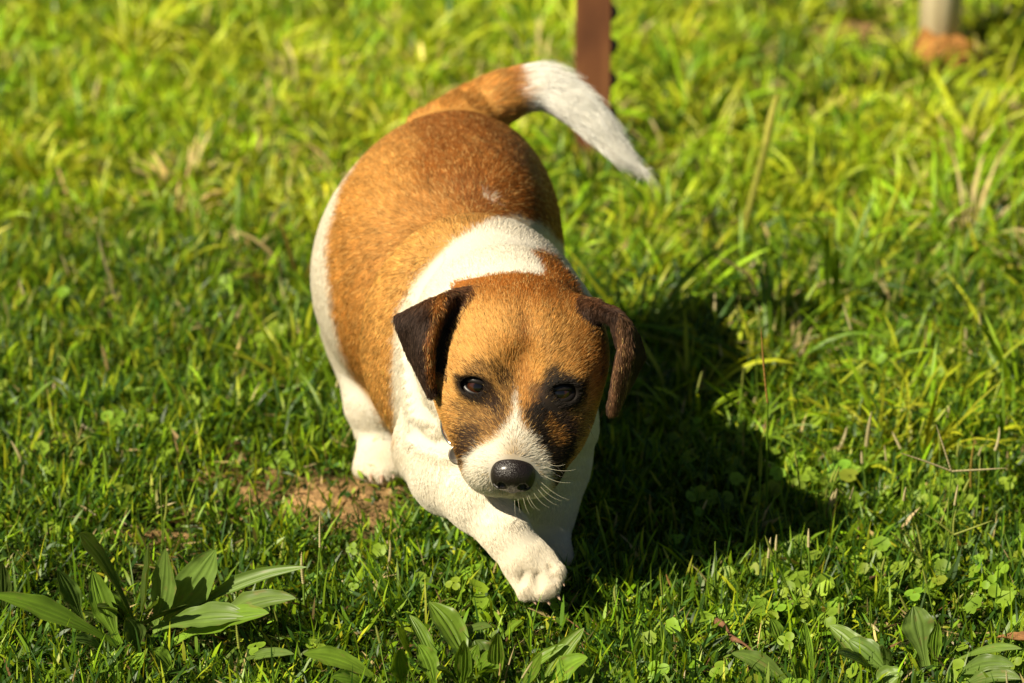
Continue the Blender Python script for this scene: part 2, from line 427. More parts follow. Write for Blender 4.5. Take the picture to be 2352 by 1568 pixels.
ORANGE = np.array([.50, .215, .040]); GOLD = np.array([.61, .34, .095]); DARKB = np.array([.20, .068, .014]); RUST = np.array([.33, .115, .02])
WHITE = np.array([.80, .74, .61]); BLACK = np.array([.014, .011, .009]); SEAL = np.array([.045, .026, .018]); CREAM = np.array([.74, .61, .42])
def mixc(c, k, m): return c * (1 - m[:, None]) + k * m[:, None]
def coat(P, Nn, J=0.0, rnd=None):
    q = chart(P) + J; px, py = q[:, 0], q[:, 1]
    nn = n3(P, 55, 0); n1 = n3(P, 160, 1); jit = (nn - .5) * 26 + (n1 - .5) * 14
    dh = headdist(P); el, er = eardist(P, EPL), eardist(P, EPR)
    isear = (np.minimum(el, er) < .0055) | ((np.minimum(el, er) < .009) & (dh > .010) & ((px > 1400) | (px < 990) & (px > 905)) & (P[:, 1] < 3.05)) | ((np.minimum(el, er) < .012) & (dh > .003) & (P[:, 1] < 3.06) & (P[:, 2] > .2))
    ul = hloc(P); head = (dh < .014) & ~isear & (ul[:, 1] > -86) & (ul[:, 2] > -52) & ~((ul[:, 1] < -20) & (dh > .006) & (ul[:, 2] < 0))
    front = (Nn[:, 1] * -.927 + Nn[:, 2] * .375) > -.25
    col = np.tile(WHITE, (len(P), 1))
    # --- trunk: saddle
    sad = [(905, 1010), (860, 930), (808, 868), (782, 800), (765, 720), (752, 630), (757, 520), (785, 420), (830, 345), (880, 296), (960, 250), (1060, 230), (1200, 280), (1290, 380), (1330, 470), (1350, 580), (1290, 548), (1235, 510), (1180, 494), (1120, 508), (1060, 545), (1000, 590), (955, 640), (920, 700), (905, 780), (900, 860), (902, 930)]
    ms = sstep(-9, 9, poly_sd(q, sad) + jit * .4)
    zb = np.interp(P[:, 1], [3.05, 3.15, 3.28, 3.40], [.06, .07, .145, .20])
    ms = np.where(front & (P[:, 1] > 3.0), ms, sstep(-.01, .01, P[:, 2] - zb + jit * .0004) * (P[:, 1] > 3.14))
    sc = np.tile(ORANGE, (len(P), 1)) * .5 + GOLD * .5
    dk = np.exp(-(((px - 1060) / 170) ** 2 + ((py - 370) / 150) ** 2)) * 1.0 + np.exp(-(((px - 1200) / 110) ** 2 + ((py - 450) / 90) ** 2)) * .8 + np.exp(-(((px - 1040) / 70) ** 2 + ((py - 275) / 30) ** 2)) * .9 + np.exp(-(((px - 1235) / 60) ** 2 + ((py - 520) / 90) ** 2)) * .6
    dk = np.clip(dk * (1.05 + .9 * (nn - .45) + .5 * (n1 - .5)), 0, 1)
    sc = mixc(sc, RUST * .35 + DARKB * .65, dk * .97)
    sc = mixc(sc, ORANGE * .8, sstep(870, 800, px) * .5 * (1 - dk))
    sc = mixc(sc, GOLD, np.exp(-((poly_sd(q, sad) - 25) / 22) ** 2) * .3 * (py > 500) * (px > 830) * (px < 1180))
    sc = mixc(sc, GOLD, .40 * sstep(3.205, 3.190, P[:, 1]))  # lighter neck roll, partly painted shading that sets off the shoulder fold
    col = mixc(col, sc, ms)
    col = mixc(col, WHITE, np.exp(-(((px - 1126 - (py - 455) * 1.6) / 7) ** 2 + ((px - 1126) / 18) ** 2)) * ((P[:, 1] > 3.15)) * (np.abs(py - 455) < 12) * .9)
    # thin tan line on the far right shoulder
    tn = [(1278, 535), (1330, 575), (1378, 640), (1402, 700), (1405, 760), (1440, 700), (1400, 600), (1320, 530)]
    col = mixc(col, ORANGE * .8, sstep(-6, 6, poly_sd(q, tn) + 4 + jit * .3) * (~head) * front)
    # tuft joining the crown
    tu = [(1222, 576), (1248, 572), (1268, 582), (1290, 588), (1296, 612), (1322, 640), (1352, 700), (1300, 700), (1200, 660), (1150, 640), (1180, 628), (1235, 634), (1250, 626), (1242, 600)]
    col = mixc(col, RUST * 1.05, sstep(-7, 7, poly_sd(q, tu) + jit * .5) * front * ((P[:, 1] < 3.16) & (P[:, 1] > 2.99)))
    # --- tail
    tl = (P[:, 1] > 3.35) & ((py < 300) | (px > 1180)) & (P[:, 2] > .18)
    tail_d = d_cone(P[:, 0], P[:, 1], P[:, 2], TAIL[0], TAIL[1], .028, .0245)
    for a, b, ra, rb in zip(TAIL[1:-1], TAIL[2:], TR[1:-1], TR[2:]): tail_d = np.minimum(tail_d, d_cone(P[:, 0], P[:, 1], P[:, 2], a, b, ra, rb))
    tl = (tail_d < .006) & (P[:, 1] > 3.385)
    tc = mixc(np.tile(ORANGE * .62 + GOLD * .38, (len(P), 1)), RUST * .9, np.clip(sstep(1120, 1175, px) * sstep(250, 200, py) + (nn - .5), 0, 1) * .7)
    tc = mixc(tc, np.array([.95, .92, .84]), sstep(-12, 12, px - 1190 - (py - 200) * .12 + jit * .8))
    col = np.where(tl[:, None], tc, col)
    # legs and chest stay white with cream
    cr = sstep(1130, 1330, py) * .5 + np.exp(-(((px - 880) / 50) ** 2 + ((py - 1050) / 30) ** 2)) * .6
    col = mixc(col, CREAM, np.clip(cr, 0, .8) * (~head) * (P[:, 2] < .12) * .8)
    dot = sstep(-5, 5, poly_sd(q, [(940, 1080), (952, 1088), (975, 1130), (985, 1160), (950, 1130)]))
    col = mixc(col, ORANGE, dot * (P[:, 1] > 3.07) * (~head))
    # --- head
    hc_ = np.tile(ORANGE * .35 + GOLD * .65, (len(P), 1))
    hc_ = mixc(hc_, RUST * 1.05, np.clip(sstep(775, 640, py) * 1.0 + .5 * (nn - .5), 0, 1))
    hc_ = mixc(hc_, GOLD * 1.08, np.exp(-(((px - 1110) / 75) ** 2 + ((py - 745) / 50) ** 2)) * .8)
    hc_ = mixc(hc_, GOLD * 1.0, np.exp(-(((px - 1285) / 45) ** 2 + ((py - 790) / 45) ** 2)) * .7)
    hc_ = mixc(hc_, RUST * .8, np.exp(-(((px - 1345) / 55) ** 2 + ((py - 790) / 90) ** 2)) * .7)
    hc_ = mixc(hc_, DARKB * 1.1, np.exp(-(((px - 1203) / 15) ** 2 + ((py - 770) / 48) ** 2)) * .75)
    hc_ = mixc(hc_, RUST, np.exp(-(((px - 1203) / 22) ** 2 + ((py - 850) / 60) ** 2)) * .5)
    hc_ = mixc(hc_, RUST, np.exp(-(((px - 1230) / 40) ** 2 + ((py - 930) / 50) ** 2)) * .6)
    def blob(poly, c, soft, amt, jj=1.0):
        nonlocal hc_
        m = sstep(-soft, soft, poly_sd(q, poly) + jit * jj) * amt
        if rnd is not None: m = m * .35 + .65 * (rnd < m)
        hc_ = mixc(hc_, c, m)
    blob([(1062, 846), (1100, 826), (1150, 838), (1172, 866), (1164, 896), (1140, 876), (1105, 862), (1068, 862)], SEAL * .7, 11, .62)
    blob([(1244, 850), (1275, 842), (1310, 858), (1348, 880), (1340, 900), (1290, 884), (1262, 894), (1243, 884)], BLACK * 1.6, 10, .92)
    blob([(1040, 854), (1064, 862), (1100, 864), (1128, 876), (1146, 908), (1158, 934), (1138, 944), (1100, 930), (1066, 916), (1046, 890)], SEAL * .45, 8, .95, .6)
    blob([(1240, 886), (1275, 866), (1312, 870), (1345, 890), (1346, 918), (1322, 942), (1275, 950), (1246, 950), (1236, 920)], BLACK * 1.4, 8, .97, .6)
    blob([(1150, 872), (1182, 862), (1186, 900), (1170, 955), (1140, 972), (1136, 930)], SEAL, 10, .5)
    blob([(1214, 885), (1242, 876), (1252, 930), (1244, 962), (1222, 945)], SEAL, 10, .6)
    blob([(1036, 915), (1070, 925), (1120, 935), (1168, 945), (1158, 985), (1120, 1005), (1090, 1028), (1072, 1062), (1056, 1045), (1056, 1000), (1046, 960)], SEAL * 1.1, 18, .62, 1.8)
    blob([(1062, 975), (1105, 985), (1098, 1020), (1075, 1066), (1050, 1070), (1052, 1030)], SEAL * .7, 10, .82)
    blob([(1200, 945), (1240, 925), (1290, 940), (1318, 960), (1316, 1000), (1310, 1050), (1300, 1115), (1272, 1140), (1268, 1080), (1250, 1042), (1222, 1008)], BLACK * 1.3, 12, .96, 1.2)  # dark right cheek marking, with the shadow on that side painted in
    blob([(1285, 935), (1335, 925), (1360, 960), (1330, 1010), (1290, 1000)], SEAL * 1.2, 16, .55, 1.5)
    blob([(1252, 968), (1262, 958), (1284, 985), (1288, 1020), (1272, 1010)], ORANGE, 6, .4)
    muz = [(1185, 896), (1188, 912), (1193, 950), (1201, 978), (1223, 1006), (1245, 1033), (1264, 1066), (1271, 1102), (1262, 1145), (1235, 1175), (1150, 1180), (1090, 1160), (1060, 1110), (1062, 1075), (1076, 1048), (1100, 1026), (1138, 1008), (1162, 984), (1176, 948), (1181, 912)]
    hc_ = mixc(hc_, WHITE, sstep(-7, 7, poly_sd(q, muz) - 3 + jit * .45) * (front | (P[:, 2] < .2)))
    hc_ = mixc(hc_, np.array([.36, .25, .13]), np.exp(-(((px - 1178) / 28) ** 2 + ((py - 1035) / 26) ** 2)) * .75)
    hc_ = mixc(hc_, SEAL, np.clip(np.clip(1.25 - np.hypot((px - 1179) / 60, (py - 1092) / 46), 0, 1) * .8 + np.exp(-(((px - 1180) / 24) ** 2 + ((py - 1146) / 6) ** 2)) * .45, 0, 1))
    u = hloc(P)
    jaw = (u[:, 2] < -34)
    hc_ = np.where((jaw | ((u[:, 1] < -75) & (u[:, 2] < 10)))[:, None], WHITE, hc_)
    eye_d = np.minimum(np.linalg.norm(P - EYES[0], axis=1), np.linalg.norm(P - EYES[1], axis=1))
    hc_ = mixc(hc_, BLACK * 1.2, sstep(.0200, .0165, eye_d) * .97)
    col = np.where(head[:, None], hc_, col)
    # --- ears
    ec = np.tile(SEAL, (len(P), 1)) * (.7 + .8 * nn)[:, None]
    rim = sstep(16, 6, np.abs(px - np.interp(py, [700, 790, 900], [1010, 988, 993]))) * (el < .0055) * (py < 880)
    ec = mixc(ec, RUST * .9, rim * .75)
    stp = sstep(1458, 1448, px) * (er < .0055) * sstep(4, -4, P[:, 1] * 1000 - 2990) * sstep(1408, 1416, px + (py - 800) * .10)
    ec = mixc(ec, np.array([.17, .085, .04]), stp * (.4 + .9 * n1) * .9)
    ec = ec * np.where((px > 1457) & (er < .0055), .35, 1.)[:, None]  # outer flap's colour darkened for the shade, as it faces away from the sun
    ec = mixc(ec, RUST * .6, sstep(720, 685, py) * .28)
    return np.where(isear[:, None], ec, col), head, isear, eye_d, dh, front

M_skin = mat("dog_skin", rough=.75, spec=.15); L(M_skin, attr(M_skin).outputs["Color"], M_skin.node_tree.nodes["Principled BSDF"].inputs["Base Color"])
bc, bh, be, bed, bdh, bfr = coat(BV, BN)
DOG0 = np.array([0.0, 3.17, 0.0])
dog = empty("dog", DOG0, "fat short-legged tan and white dog with black ears walking toward the camera on the grass", "dog")
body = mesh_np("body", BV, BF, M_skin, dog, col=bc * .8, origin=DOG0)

# ------------------------------------------------------------------ fur
M_fur = bpy.data.materials.new("dog_fur"); M_fur.use_nodes = True
nt = M_fur.node_tree; nt.nodes.remove(nt.nodes["Principled BSDF"])
hb = nt.nodes.new("ShaderNodeBsdfHairPrincipled"); hb.model = 'CHIANG'; hb.parametrization = 'COLOR'
hb.inputs["Roughness"].default_value = .38; hb.inputs["Radial Roughness"].default_value = .55; hb.inputs["Random Roughness"].default_value = .2
df = nt.nodes.new("ShaderNodeBsdfDiffuse"); mxs = nt.nodes.new("ShaderNodeMixShader"); mxs.inputs[0].default_value = .80
a_ = attr(M_fur); L(M_fur, a_.outputs["Color"], hb.inputs["Color"]); L(M_fur, a_.outputs["Color"], df.inputs[0])
L(M_fur, hb.outputs[0], mxs.inputs[1]); L(M_fur, df.outputs[0], mxs.inputs[2]); L(M_fur, mxs.outputs[0], nt.nodes["Material Output"].inputs[0])

tri = np.concatenate([BF[:, [0, 1, 2]], BF[:, [0, 2, 3]]])
A, B, C = BV[tri[:, 0]], BV[tri[:, 1]], BV[tri[:, 2]]
area = .5 * np.linalg.norm(np.cross(B - A, C - A), axis=1)
tc_ = (A + B + C) / 3; tn_ = nz(BN[tri[:, 0]] + BN[tri[:, 1]] + BN[tri[:, 2]])
facing = tn_[:, 1] * -.927 + tn_[:, 2] * .375
dens = np.where(facing > -.25, 1.0, .35)
u_ = hloc(tc_); inhead = (u_[:, 1] > -90) & (np.abs(u_[:, 0]) < 75) & (tc_[:, 1] < 3.07)
dens *= np.where(inhead, 2.1, 1.0)
edt = np.minimum(np.linalg.norm(tc_ - EYES[0], axis=1), np.linalg.norm(tc_ - EYES[1], axis=1))
for s_, ec_ in zip((-1, 1), EYES):
    fw_ = nz(HF * .50 + HU * .74 + HR * s_ * .20); w_ = tc_ - ec_; d_ = np.linalg.norm(w_, axis=1)
    cx_ = np.degrees(np.arcsin(np.clip((w_ @ nz(HR - fw_ * (HR @ fw_))) / d_, -1, 1))); cy_ = np.degrees(np.arccos(np.clip((w_ @ fw_) / d_, -1, 1)))
    dens[(d_ < .0160) & (np.hypot(cx_ / 46, np.sqrt(np.maximum(cy_ ** 2 - cx_ ** 2, 0)) / 29) < 1)] = 0
NOSE = hd(0, 68.5, -11)
dens[d_ell(tc_[:, 0], tc_[:, 1], tc_[:, 2], NOSE, (.0168, .0150, .0152), RH) < .0008] = 0
dens[tc_[:, 2] < .002] = 0
NH = 480000
pr = area * dens; pr /= pr.sum()
ti = rng.choice(len(tri), NH, p=pr)
r1 = np.sqrt(rng.random(NH)); r2 = rng.random(NH)
wa, wb, wc = 1 - r1, r1 * (1 - r2), r1 * r2
HP = A[ti] * wa[:, None] + B[ti] * wb[:, None] + C[ti] * wc[:, None]
HN = nz(BN[tri[ti, 0]] * wa[:, None] + BN[tri[ti, 1]] * wb[:, None] + BN[tri[ti, 2]] * wc[:, None])
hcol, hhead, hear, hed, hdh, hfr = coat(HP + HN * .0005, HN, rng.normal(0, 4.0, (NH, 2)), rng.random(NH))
hed = np.minimum(np.linalg.norm(HP - EYES[0], axis=1), np.linalg.norm(HP - EYES[1], axis=1))
# flow of the coat
flows = []
def fl(c, d, s, w=1.): flows.append((np.array(c, float), v(*d), s, w))
fl((-.06, 3.27, .27), (0, 1, -.1), .07); fl((-.05, 3.38, .27), (0, 1, -.3), .06); fl((-.15, 3.27, .17), (-.1, .6, -1), .07); fl((.03, 3.27, .17), (.1, .6, -1), .07)
fl((-.11, 3.14, .17), (-.1, .6, -1), .06); fl((.07, 3.14, .17), (.1, .6, -1), .06); fl((-.02, 3.12, .27), (0, 1, -.1), .05)
fl((0, 3.04, .1), (0, .3, -1), .06); fl((-.07, 3.05, .12), (-.1, .3, -1), .05); fl((.07, 3.05, .12), (.1, .3, -1), .05)
fl(at(1060, 1130, 3.0), (.5, -.4, -.5), .04, 1.5); fl(at(1140, 1220, 2.96), (.6, -.4, -.5), .03, 1.5); fl(fp, TF, .03, 2.)
fl(at(880, 980, 3.26), (0, -.2, -1), .04); fl(at(1280, 1150, 3.06), (0, -.1, -1), .04)
for a, b in zip(TAIL[:-1:3], TAIL[3::3]): fl((a + b) / 2, b - a, .016, 6.)
for r in (-45, 0, 45):
    fl(hd(r, -55, 35), HR * r * .012 - HF, .03, 2.); fl(hd(r * .8, -20, 38), HR * r * .02 - HF + HU * .2, .025, 2.)
for s in (-1, 1):
    fl(hd(s * 12, 15, 18), HR * s * .4 - HF * .3 + HU * .8, .016, 3.); fl(hd(s * 30, 5, 24), HR * s * .9 - HF * .5 + HU * .3, .016, 3.)
    fl(hd(s * 45, 0, -5), HR * s * .5 - HF * 1 - HU * .5, .022, 2.); fl(hd(s * 30, 28, -8), HR * s * .7 - HF * .8 - HU * .5, .018, 2.)
    fl(hd(s * 28, 52, -22), HR * s * .8 - HF * .7 - HU * .6, .016, 3.); fl(hd(s * 14, 45, 0), HR * s * .8 - HF * .9 + HU * .1, .014, 2.)
    fl(hd(s * 14, 62, -32), HR * s * .5 - HU * 1, .014, 3.)
Dr = np.zeros((NH, 3)); 
for c, d, s, w in flows:
    ww = w * np.exp(-((HP - c) ** 2).sum(1) / (2 * s * s)) + 1e-9 * w
    Dr += ww[:, None] * d
earv = hear; Dr[earv] = v(.05, -.2, -1)
Dr = nz(Dr)
sw = np.stack([n3(HP, 70, 2) - .5, n3(HP, 70, 4) - .5, n3(HP, 70, 5) - .5], 1)
sw2 = np.stack([n3(HP, 260, 1) - .5, n3(HP, 260, 3) - .5, n3(HP, 260, 6) - .5], 1)
Dr = Dr + sw * .28 + sw2 * .3 + rng.normal(0, .15, (NH, 3))
Dr = nz(Dr - HN * (Dr * HN).sum(1)[:, None])
ln = np.full(NH, .0070)
tz = (HP[:, 1] > 3.385) & (HP[:, 2] > .17); ln[tz] = .012
tw_ = np.zeros(NH, bool)
cp = chart(HP); tw_ = (HP[:, 1] > 3.38) & (cp[:, 0] > 1180) ; ln[tw_] = .012 + .005 * n3(HP[tw_], 90, 4)
ln[hhead] = .0055; ln[hear] = .0048
uh = hloc(HP); ln[hhead & (uh[:, 1] > 15)] = .0050; ln[hhead & (uh[:, 1] > 52)] = .0042
ln[(HP[:, 2] < .09) & ~tz & ~hhead & ~hear] = .0048
ln[(hed < .022)] = .0040; ln[(hed < .0165)] = .0026
ln *= rng.uniform(.65, 1.25, NH) * (.8 + .5 * n3(HP, 120, 3))
fr_ = tw_ & (rng.random(NH) < .15); ln[fr_] *= 1.7
lift = np.full(NH, .18); lift[tw_] = .12; lift[hear] = .28; lift[hhead] = .24
fold = np.exp(-((HP[:, 1] - 3.175) / .03) ** 2) * (HP[:, 2] > .19) * ~hhead; lift = lift * (1 + .5 * fold)
lift = lift * rng.uniform(.6, 1.5, NH)
k = 4; ss = np.linspace(0, 1, k)
ST = np.zeros((NH, k, 3))
for i, s_ in enumerate(ss):
    ST[:, i] = HP - HN * .0004 + ln[:, None] * (Dr * s_ * (.85 + .15 * s_) + HN * (lift * (s_ - .45 * s_ * s_))[:, None] + np.array([0, 0, -.06]) * s_ * s_)
base_r = np.where(hhead, .00015, .00019)
RR = base_r[:, None] * np.array([1., .95, .7, .12])[None]
br = rng.lognormal(0, 1, NH) ** np.where(hcol[:, 2] > .4, .06, .20)
hcol = hcol * br[:, None]
hcol[hear] *= rng.lognormal(-.12, .45, (int(hear.sum()), 1))
tip = (rng.random(NH) < .16) & (hcol[:, 0] > .15) & (hcol[:, 0] < .65)
hcol[tip] = hcol[tip] * .4 + np.array([.75, .50, .18]) * .6
dkh = (rng.random(NH) < .12) & (hcol[:, 0] > .12) & (hcol[:, 0] < .65); hcol[dkh] *= .35
tanm = ((hcol[:, 0] > .10) & (hcol[:, 2] < hcol[:, 0] * .45))[:, None]
hcol = np.where(tanm, hcol * np.exp((n3(HP, 420, 2) - .5) * np.where(hhead, .5, 1.5) + .06)[:, None], hcol)
hcol = np.clip(hcol, .004, .95)
ins_ = np.ones(NH, bool)
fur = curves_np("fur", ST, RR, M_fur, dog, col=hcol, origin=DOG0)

# ------------------------------------------------------------------ eyes, nose, whiskers, claws, collar
def uv_ball(c, r, R=np.eye(3), n=32):
    th = np.linspace(0, math.pi, n); ph = np.linspace(0, 2 * math.pi, 2 * n, endpoint=False)
    T, Pp = np.meshgrid(th, ph, indexing='ij')
    loc = np.stack([np.sin(T) * np.cos(Pp) * r[0], np.sin(T) * np.sin(Pp) * r[1], np.cos(T) * r[2]], -1).reshape(-1, 3)
    m = 2 * n; F = [(i * m + j, (i + 1) * m + j, (i + 1) * m + (j + 1) % m, i * m + (j + 1) % m) for i in range(n - 1) for j in range(m)]
    return c + loc @ R, np.array(F)
M_eye = mat("eyeball", rough=.07, spec=.6); M_eye.node_tree.nodes["Principled BSDF"].inputs["Coat Weight"].default_value = .8
M_eye.node_tree.nodes["Principled BSDF"].inputs["Coat Roughness"].default_value = .05
L(M_eye, attr(M_eye).outputs["Color"], M_eye.node_tree.nodes["Principled BSDF"].inputs["Base Color"])
M_lid = mat("eyelid_skin", (.012, .009, .008), rough=.38, spec=.4)
for s, ec in zip((-1, 1), EYES):
    fw = nz(HF * .50 + HU * .74 + HR * s * .20); sd_ = nz(HR - fw * (HR @ fw)); up_ = np.cross(fw, sd_); up_ = up_ if up_[2] > 0 else -up_
    aa = np.linspace(0, 2 * math.pi, 72, endpoint=False); V = []
    for t, rr in ((-.06, .0119), (0, .01245), (.06, .0132), (.14, .0136), (.25, .0138), (.45, .0136), (.7, .0130), (1, .0122)):
        for a in aa:
            ca, sa = math.cos(a), math.sin(a); inner = a; w_in = ca * s
            ex = 41 * ca; ey = (8 if s < 0 else 5) * sa if sa > 0 else (23 if s < 0 else 21) * sa
            ey = ey * (1 - .25 * abs(ca) ** 2) - 5 * ca * (-s) * 1.0 - 2
            if w_in < -.8: ey -= 3
            tt_ = max(t, 0); ax_ = math.radians(ex * (1 + t) + tt_ * 48 * ca * .75); el_ = math.radians(ey * (1 + t) + tt_ * 62 * sa)
            d = fw * math.cos(ax_) * math.cos(el_) + sd_ * math.sin(ax_) * math.cos(el_) + up_ * math.sin(el_)
            V.append(ec + d * rr)
    F = [(i * 72 + j, i * 72 + (j + 1) % 72, (i + 1) * 72 + (j + 1) % 72, (i + 1) * 72 + j) for i in range(7) for j in range(72)]
    mesh_np("eyelid", V, F, M_lid, dog, origin=DOG0)
    V, F = uv_ball(ec, (.0118,) * 3, n=64)
    gaze = nz(np.array([0.02 - .05 * s, -1, .30]))
    V0 = nz(V - ec); c_ = V0 @ gaze; ang = np.degrees(np.arccos(np.clip(c_, -1, 1)))
    iris = np.array([.040, .011, .004]); cc = np.tile(np.array([.25, .20, .16]), (len(V), 1))
    cc = mixc(cc, BLACK * .6, sstep(58, 52, ang)); cc = mixc(cc, iris, sstep(46, 41, ang)); cc = mixc(cc, np.array([.003, .002, .002]), sstep(21, 17, ang))
    V = V + V0 * (.0008 * sstep(46, 20, ang))[:, None]
    mesh_np("eye", V, F, M_eye, dog, col=cc, origin=DOG0)
# nose leather
hn = .0006; c0 = NOSE; gr = np.arange(-.030, .030, hn)
QX, QY, QZ = np.meshgrid(gr, gr, gr, indexing='ij')   # local r,f,u in metres
def le(c, r): 
    return d_ell(QX, QY, QZ, np.array(c) * .001, np.array(r) * .001)
def le(c, r):
    c = np.array(c) * (1.03, 1.26, 1.42); r = np.array(r) * (1.03, 1.26, 1.42)
    return d_ell(QX, QY, QZ, c * .001, r * .001)
dn = le((0, 0, 2.0), (15.2, 11, 8.5))
for s in (-1, 1): dn = smin(dn, le((s * 8.6, 1.5, -1), (7.6, 8.5, 8.0)), .004)
dn = smin(dn, le((0, 2.5, -6), (6, 6, 6)), .007)
for s in (-1, 1):
    dn = -smin(-dn, le((s * 7.6, 10.2, .6), (3.0, 3.4, 2.3)), .0022)
    dn = -smin(-dn, le((s * 12.0, 7.6, -2.4), (3.6, 2.6, 1.1)), .0018)
dn = -smin(-dn, le((0, 11.6, -7), (.7, 1.8, 8)), .0024)
_D, _h, _lo = D, h, lo
h = hn; lo = np.array([gr[0]] * 3); NV, NF = surface_nets(dn.astype(np.float32)); h, lo = _h, _lo
NV = NOSE + NV @ np.array([HR, HF, HU])
M_nose = mat("nose_leather", (.013, .009, .008), rough=.38, spec=.4)
M_nose.node_tree.nodes['Principled BSDF'].inputs['Coat Weight'].default_value = .25; M_nose.node_tree.nodes['Principled BSDF'].inputs['Coat Roughness'].default_value = .22
vt = N(M_nose, "ShaderNodeTexVoronoi"); vt.inputs["Scale"].default_value = 900; tcn = N(M_nose, "ShaderNodeTexCoord"); L(M_nose, tcn.outputs["Object"], vt.inputs[0])
bump(M_nose, vt.outputs[0], .55, .0008)
mesh_np("nose", NV, NF, M_nose, dog, origin=DOG0)
# whiskers
M_whisk = mat("whisker", (.75, .68, .5), rough=.35); M_whiskd = mat("dark_whisker", (.03, .02, .015), rough=.35)
def whiskers(roots, tips, sag, m, rad=.00014):
    roots = np.array(roots); tips = np.array(tips); kk = 7; t = np.linspace(0, 1, kk)[None, :, None]
    P = roots[:, None] * (1 - t) + tips[:, None] * t + np.array([0, 0, -1]) * (sag * 4 * (t * t - t) * -1 * -1)
    R = np.repeat((rad * (1 - t[0, :, 0] * .8))[None], len(roots), 0)
    return curves_np("whiskers", P, R, m, dog, origin=DOG0)
wr, wt = [], []
for (ax1, ay1, bx1, by1) in [(1252, 1072, 1322, 1078), (1250, 1092, 1310, 1108), (1244, 1108, 1308, 1148), (1242, 1118, 1290, 1150), (1236, 1124, 1280, 1160), (1226, 1132, 1262, 1165), (1214, 1138, 1240, 1172), (1202, 1144, 1216, 1180), (1190, 1146, 1196, 1178), (1182, 1148, 1184, 1186), (1210, 1140, 1228, 1168), (1256, 1062, 1298, 1066)]:
    wr.append(at(ax1, ay1, 2.925)); wt.append(at(bx1, by1, 2.925))
for (ax1, ay1, bx1, by1) in [(1076, 1062, 1040, 1040), (1074, 1070, 1030, 1064), (1076, 1080, 1018, 1090), (1080, 1095, 1020, 1120), (1084, 1108, 1040, 1140), (1070, 1050, 990, 1052), (1080, 1085, 1036, 1100)]:
    wr.append(at(ax1, ay1, 2.94)); wt.append(at(bx1, by1, 2.92))
whiskers(wr, wt, -.002, M_whisk)
whiskers([at(1262, 1058, 2.95), at(1262, 1080, 2.95), at(1262, 1040, 2.96), at(1352, 975, 2.98)], [at(1300, 1050, 2.94), at(1318, 1092, 2.94), at(1308, 1100, 2.94), at(1372, 1010, 2.96)], -.003, M_whiskd, .00013)
M_claw = mat("claw_horn", (.40, .26, .18), rough=.35)
def taper(p, d, up, l, r, name, m, par, n=7, seg=12):
    d = nz(d); s_ = nz(np.cross(d, up)); u_ = np.cross(s_, d); V = []; 
    for i in range(n):
        t = i / (n - 1); c = p + d * l * t - u_ * l * .35 * t * t; rr = r * (1 - t) ** .6 + .0002
        for j in range(seg):
            a = 2 * math.pi * j / seg; V.append(c + (s_ * math.cos(a) * .8 + u_ * math.sin(a)) * rr)
    F = [(i * seg + j, i * seg + (j + 1) % seg, (i + 1) * seg + (j + 1) % seg, (i + 1) * seg + j) for i in range(n - 1) for j in range(seg)]
    return mesh_np(name, V, F, m, par, origin=DOG0)
for p, f, u in TOES: taper(p + f * .0070 + u * .0012, f, u, .0072, .0024, "claw", M_claw, dog)
# collar with ring and tag
M_steel = mat("steel", (.75, .75, .72), rough=.12, Metallic=1.0); M_strap = mat("collar_strap", (.03, .03, .035), rough=.6)
def torus(c, R_, r_, ax1, ax2, n=64, m=14, flat=1.0):
    a = np.linspace(0, 2 * math.pi, n, endpoint=False); V = []; nn_ = np.cross(ax1, ax2)
    for t in a:
        rd = ax1 * math.cos(t) + ax2 * math.sin(t)
        for q in np.linspace(0, 2 * math.pi, m, endpoint=False): V.append(c + rd * (R_ + r_ * math.cos(q)) + nn_ * r_ * math.sin(q) * flat)
    F = [(i * m + j, ((i + 1) % n) * m + j, ((i + 1) % n) * m + (j + 1) % m, i * m + (j + 1) % m) for i in range(n) for j in range(m)]
    return np.array(V), np.array(F)
cc0 = np.array([-.003, 3.045, .165]); cn = v(0, -.86, -.5); c1 = v(1, 0, 0); c2 = np.cross(cn, c1)
V, F = torus(cc0, .062, .002, c1, c2, 96, 12, 4.0)
collar = mesh_np("collar", V, F, M_strap, dog, origin=DOG0)
V, F = torus(at(1044, 982, 2.982), .0130, .0011, v(.6, -.5, -.3), v(.25, .1, .97)); ring = mesh_np("ring", V, F, M_steel, collar, origin=DOG0)
tg = at(1053, 1044, 2.972); td = v(-.15, -.9, .35); t1 = nz(np.cross(td, v(0, 0, 1))); t2 = np.cross(td, t1); a = np.linspace(0, 2 * math.pi, 40, endpoint=False)
V = [tg + td * dz + (t1 * math.cos(q) + t2 * math.sin(q)) * rr for dz, rr in ((-.0008, .0), (-.0008, .0072), (-.0004, .0078), (.0004, .0078), (.0008, .0072), (.0008, .0062), (.0005, .0058), (.0005, .0)) for q in a]
F = [(i * 40 + j, i * 40 + (j + 1) % 40, (i + 1) * 40 + (j + 1) % 40, (i + 1) * 40 + j) for i in range(7) for j in range(40)]
M_tag = mat("worn_tag", (.40, .33, .25), rough=.3, Metallic=.9)
mesh_np("tag", V, F, M_tag, collar, origin=DOG0)

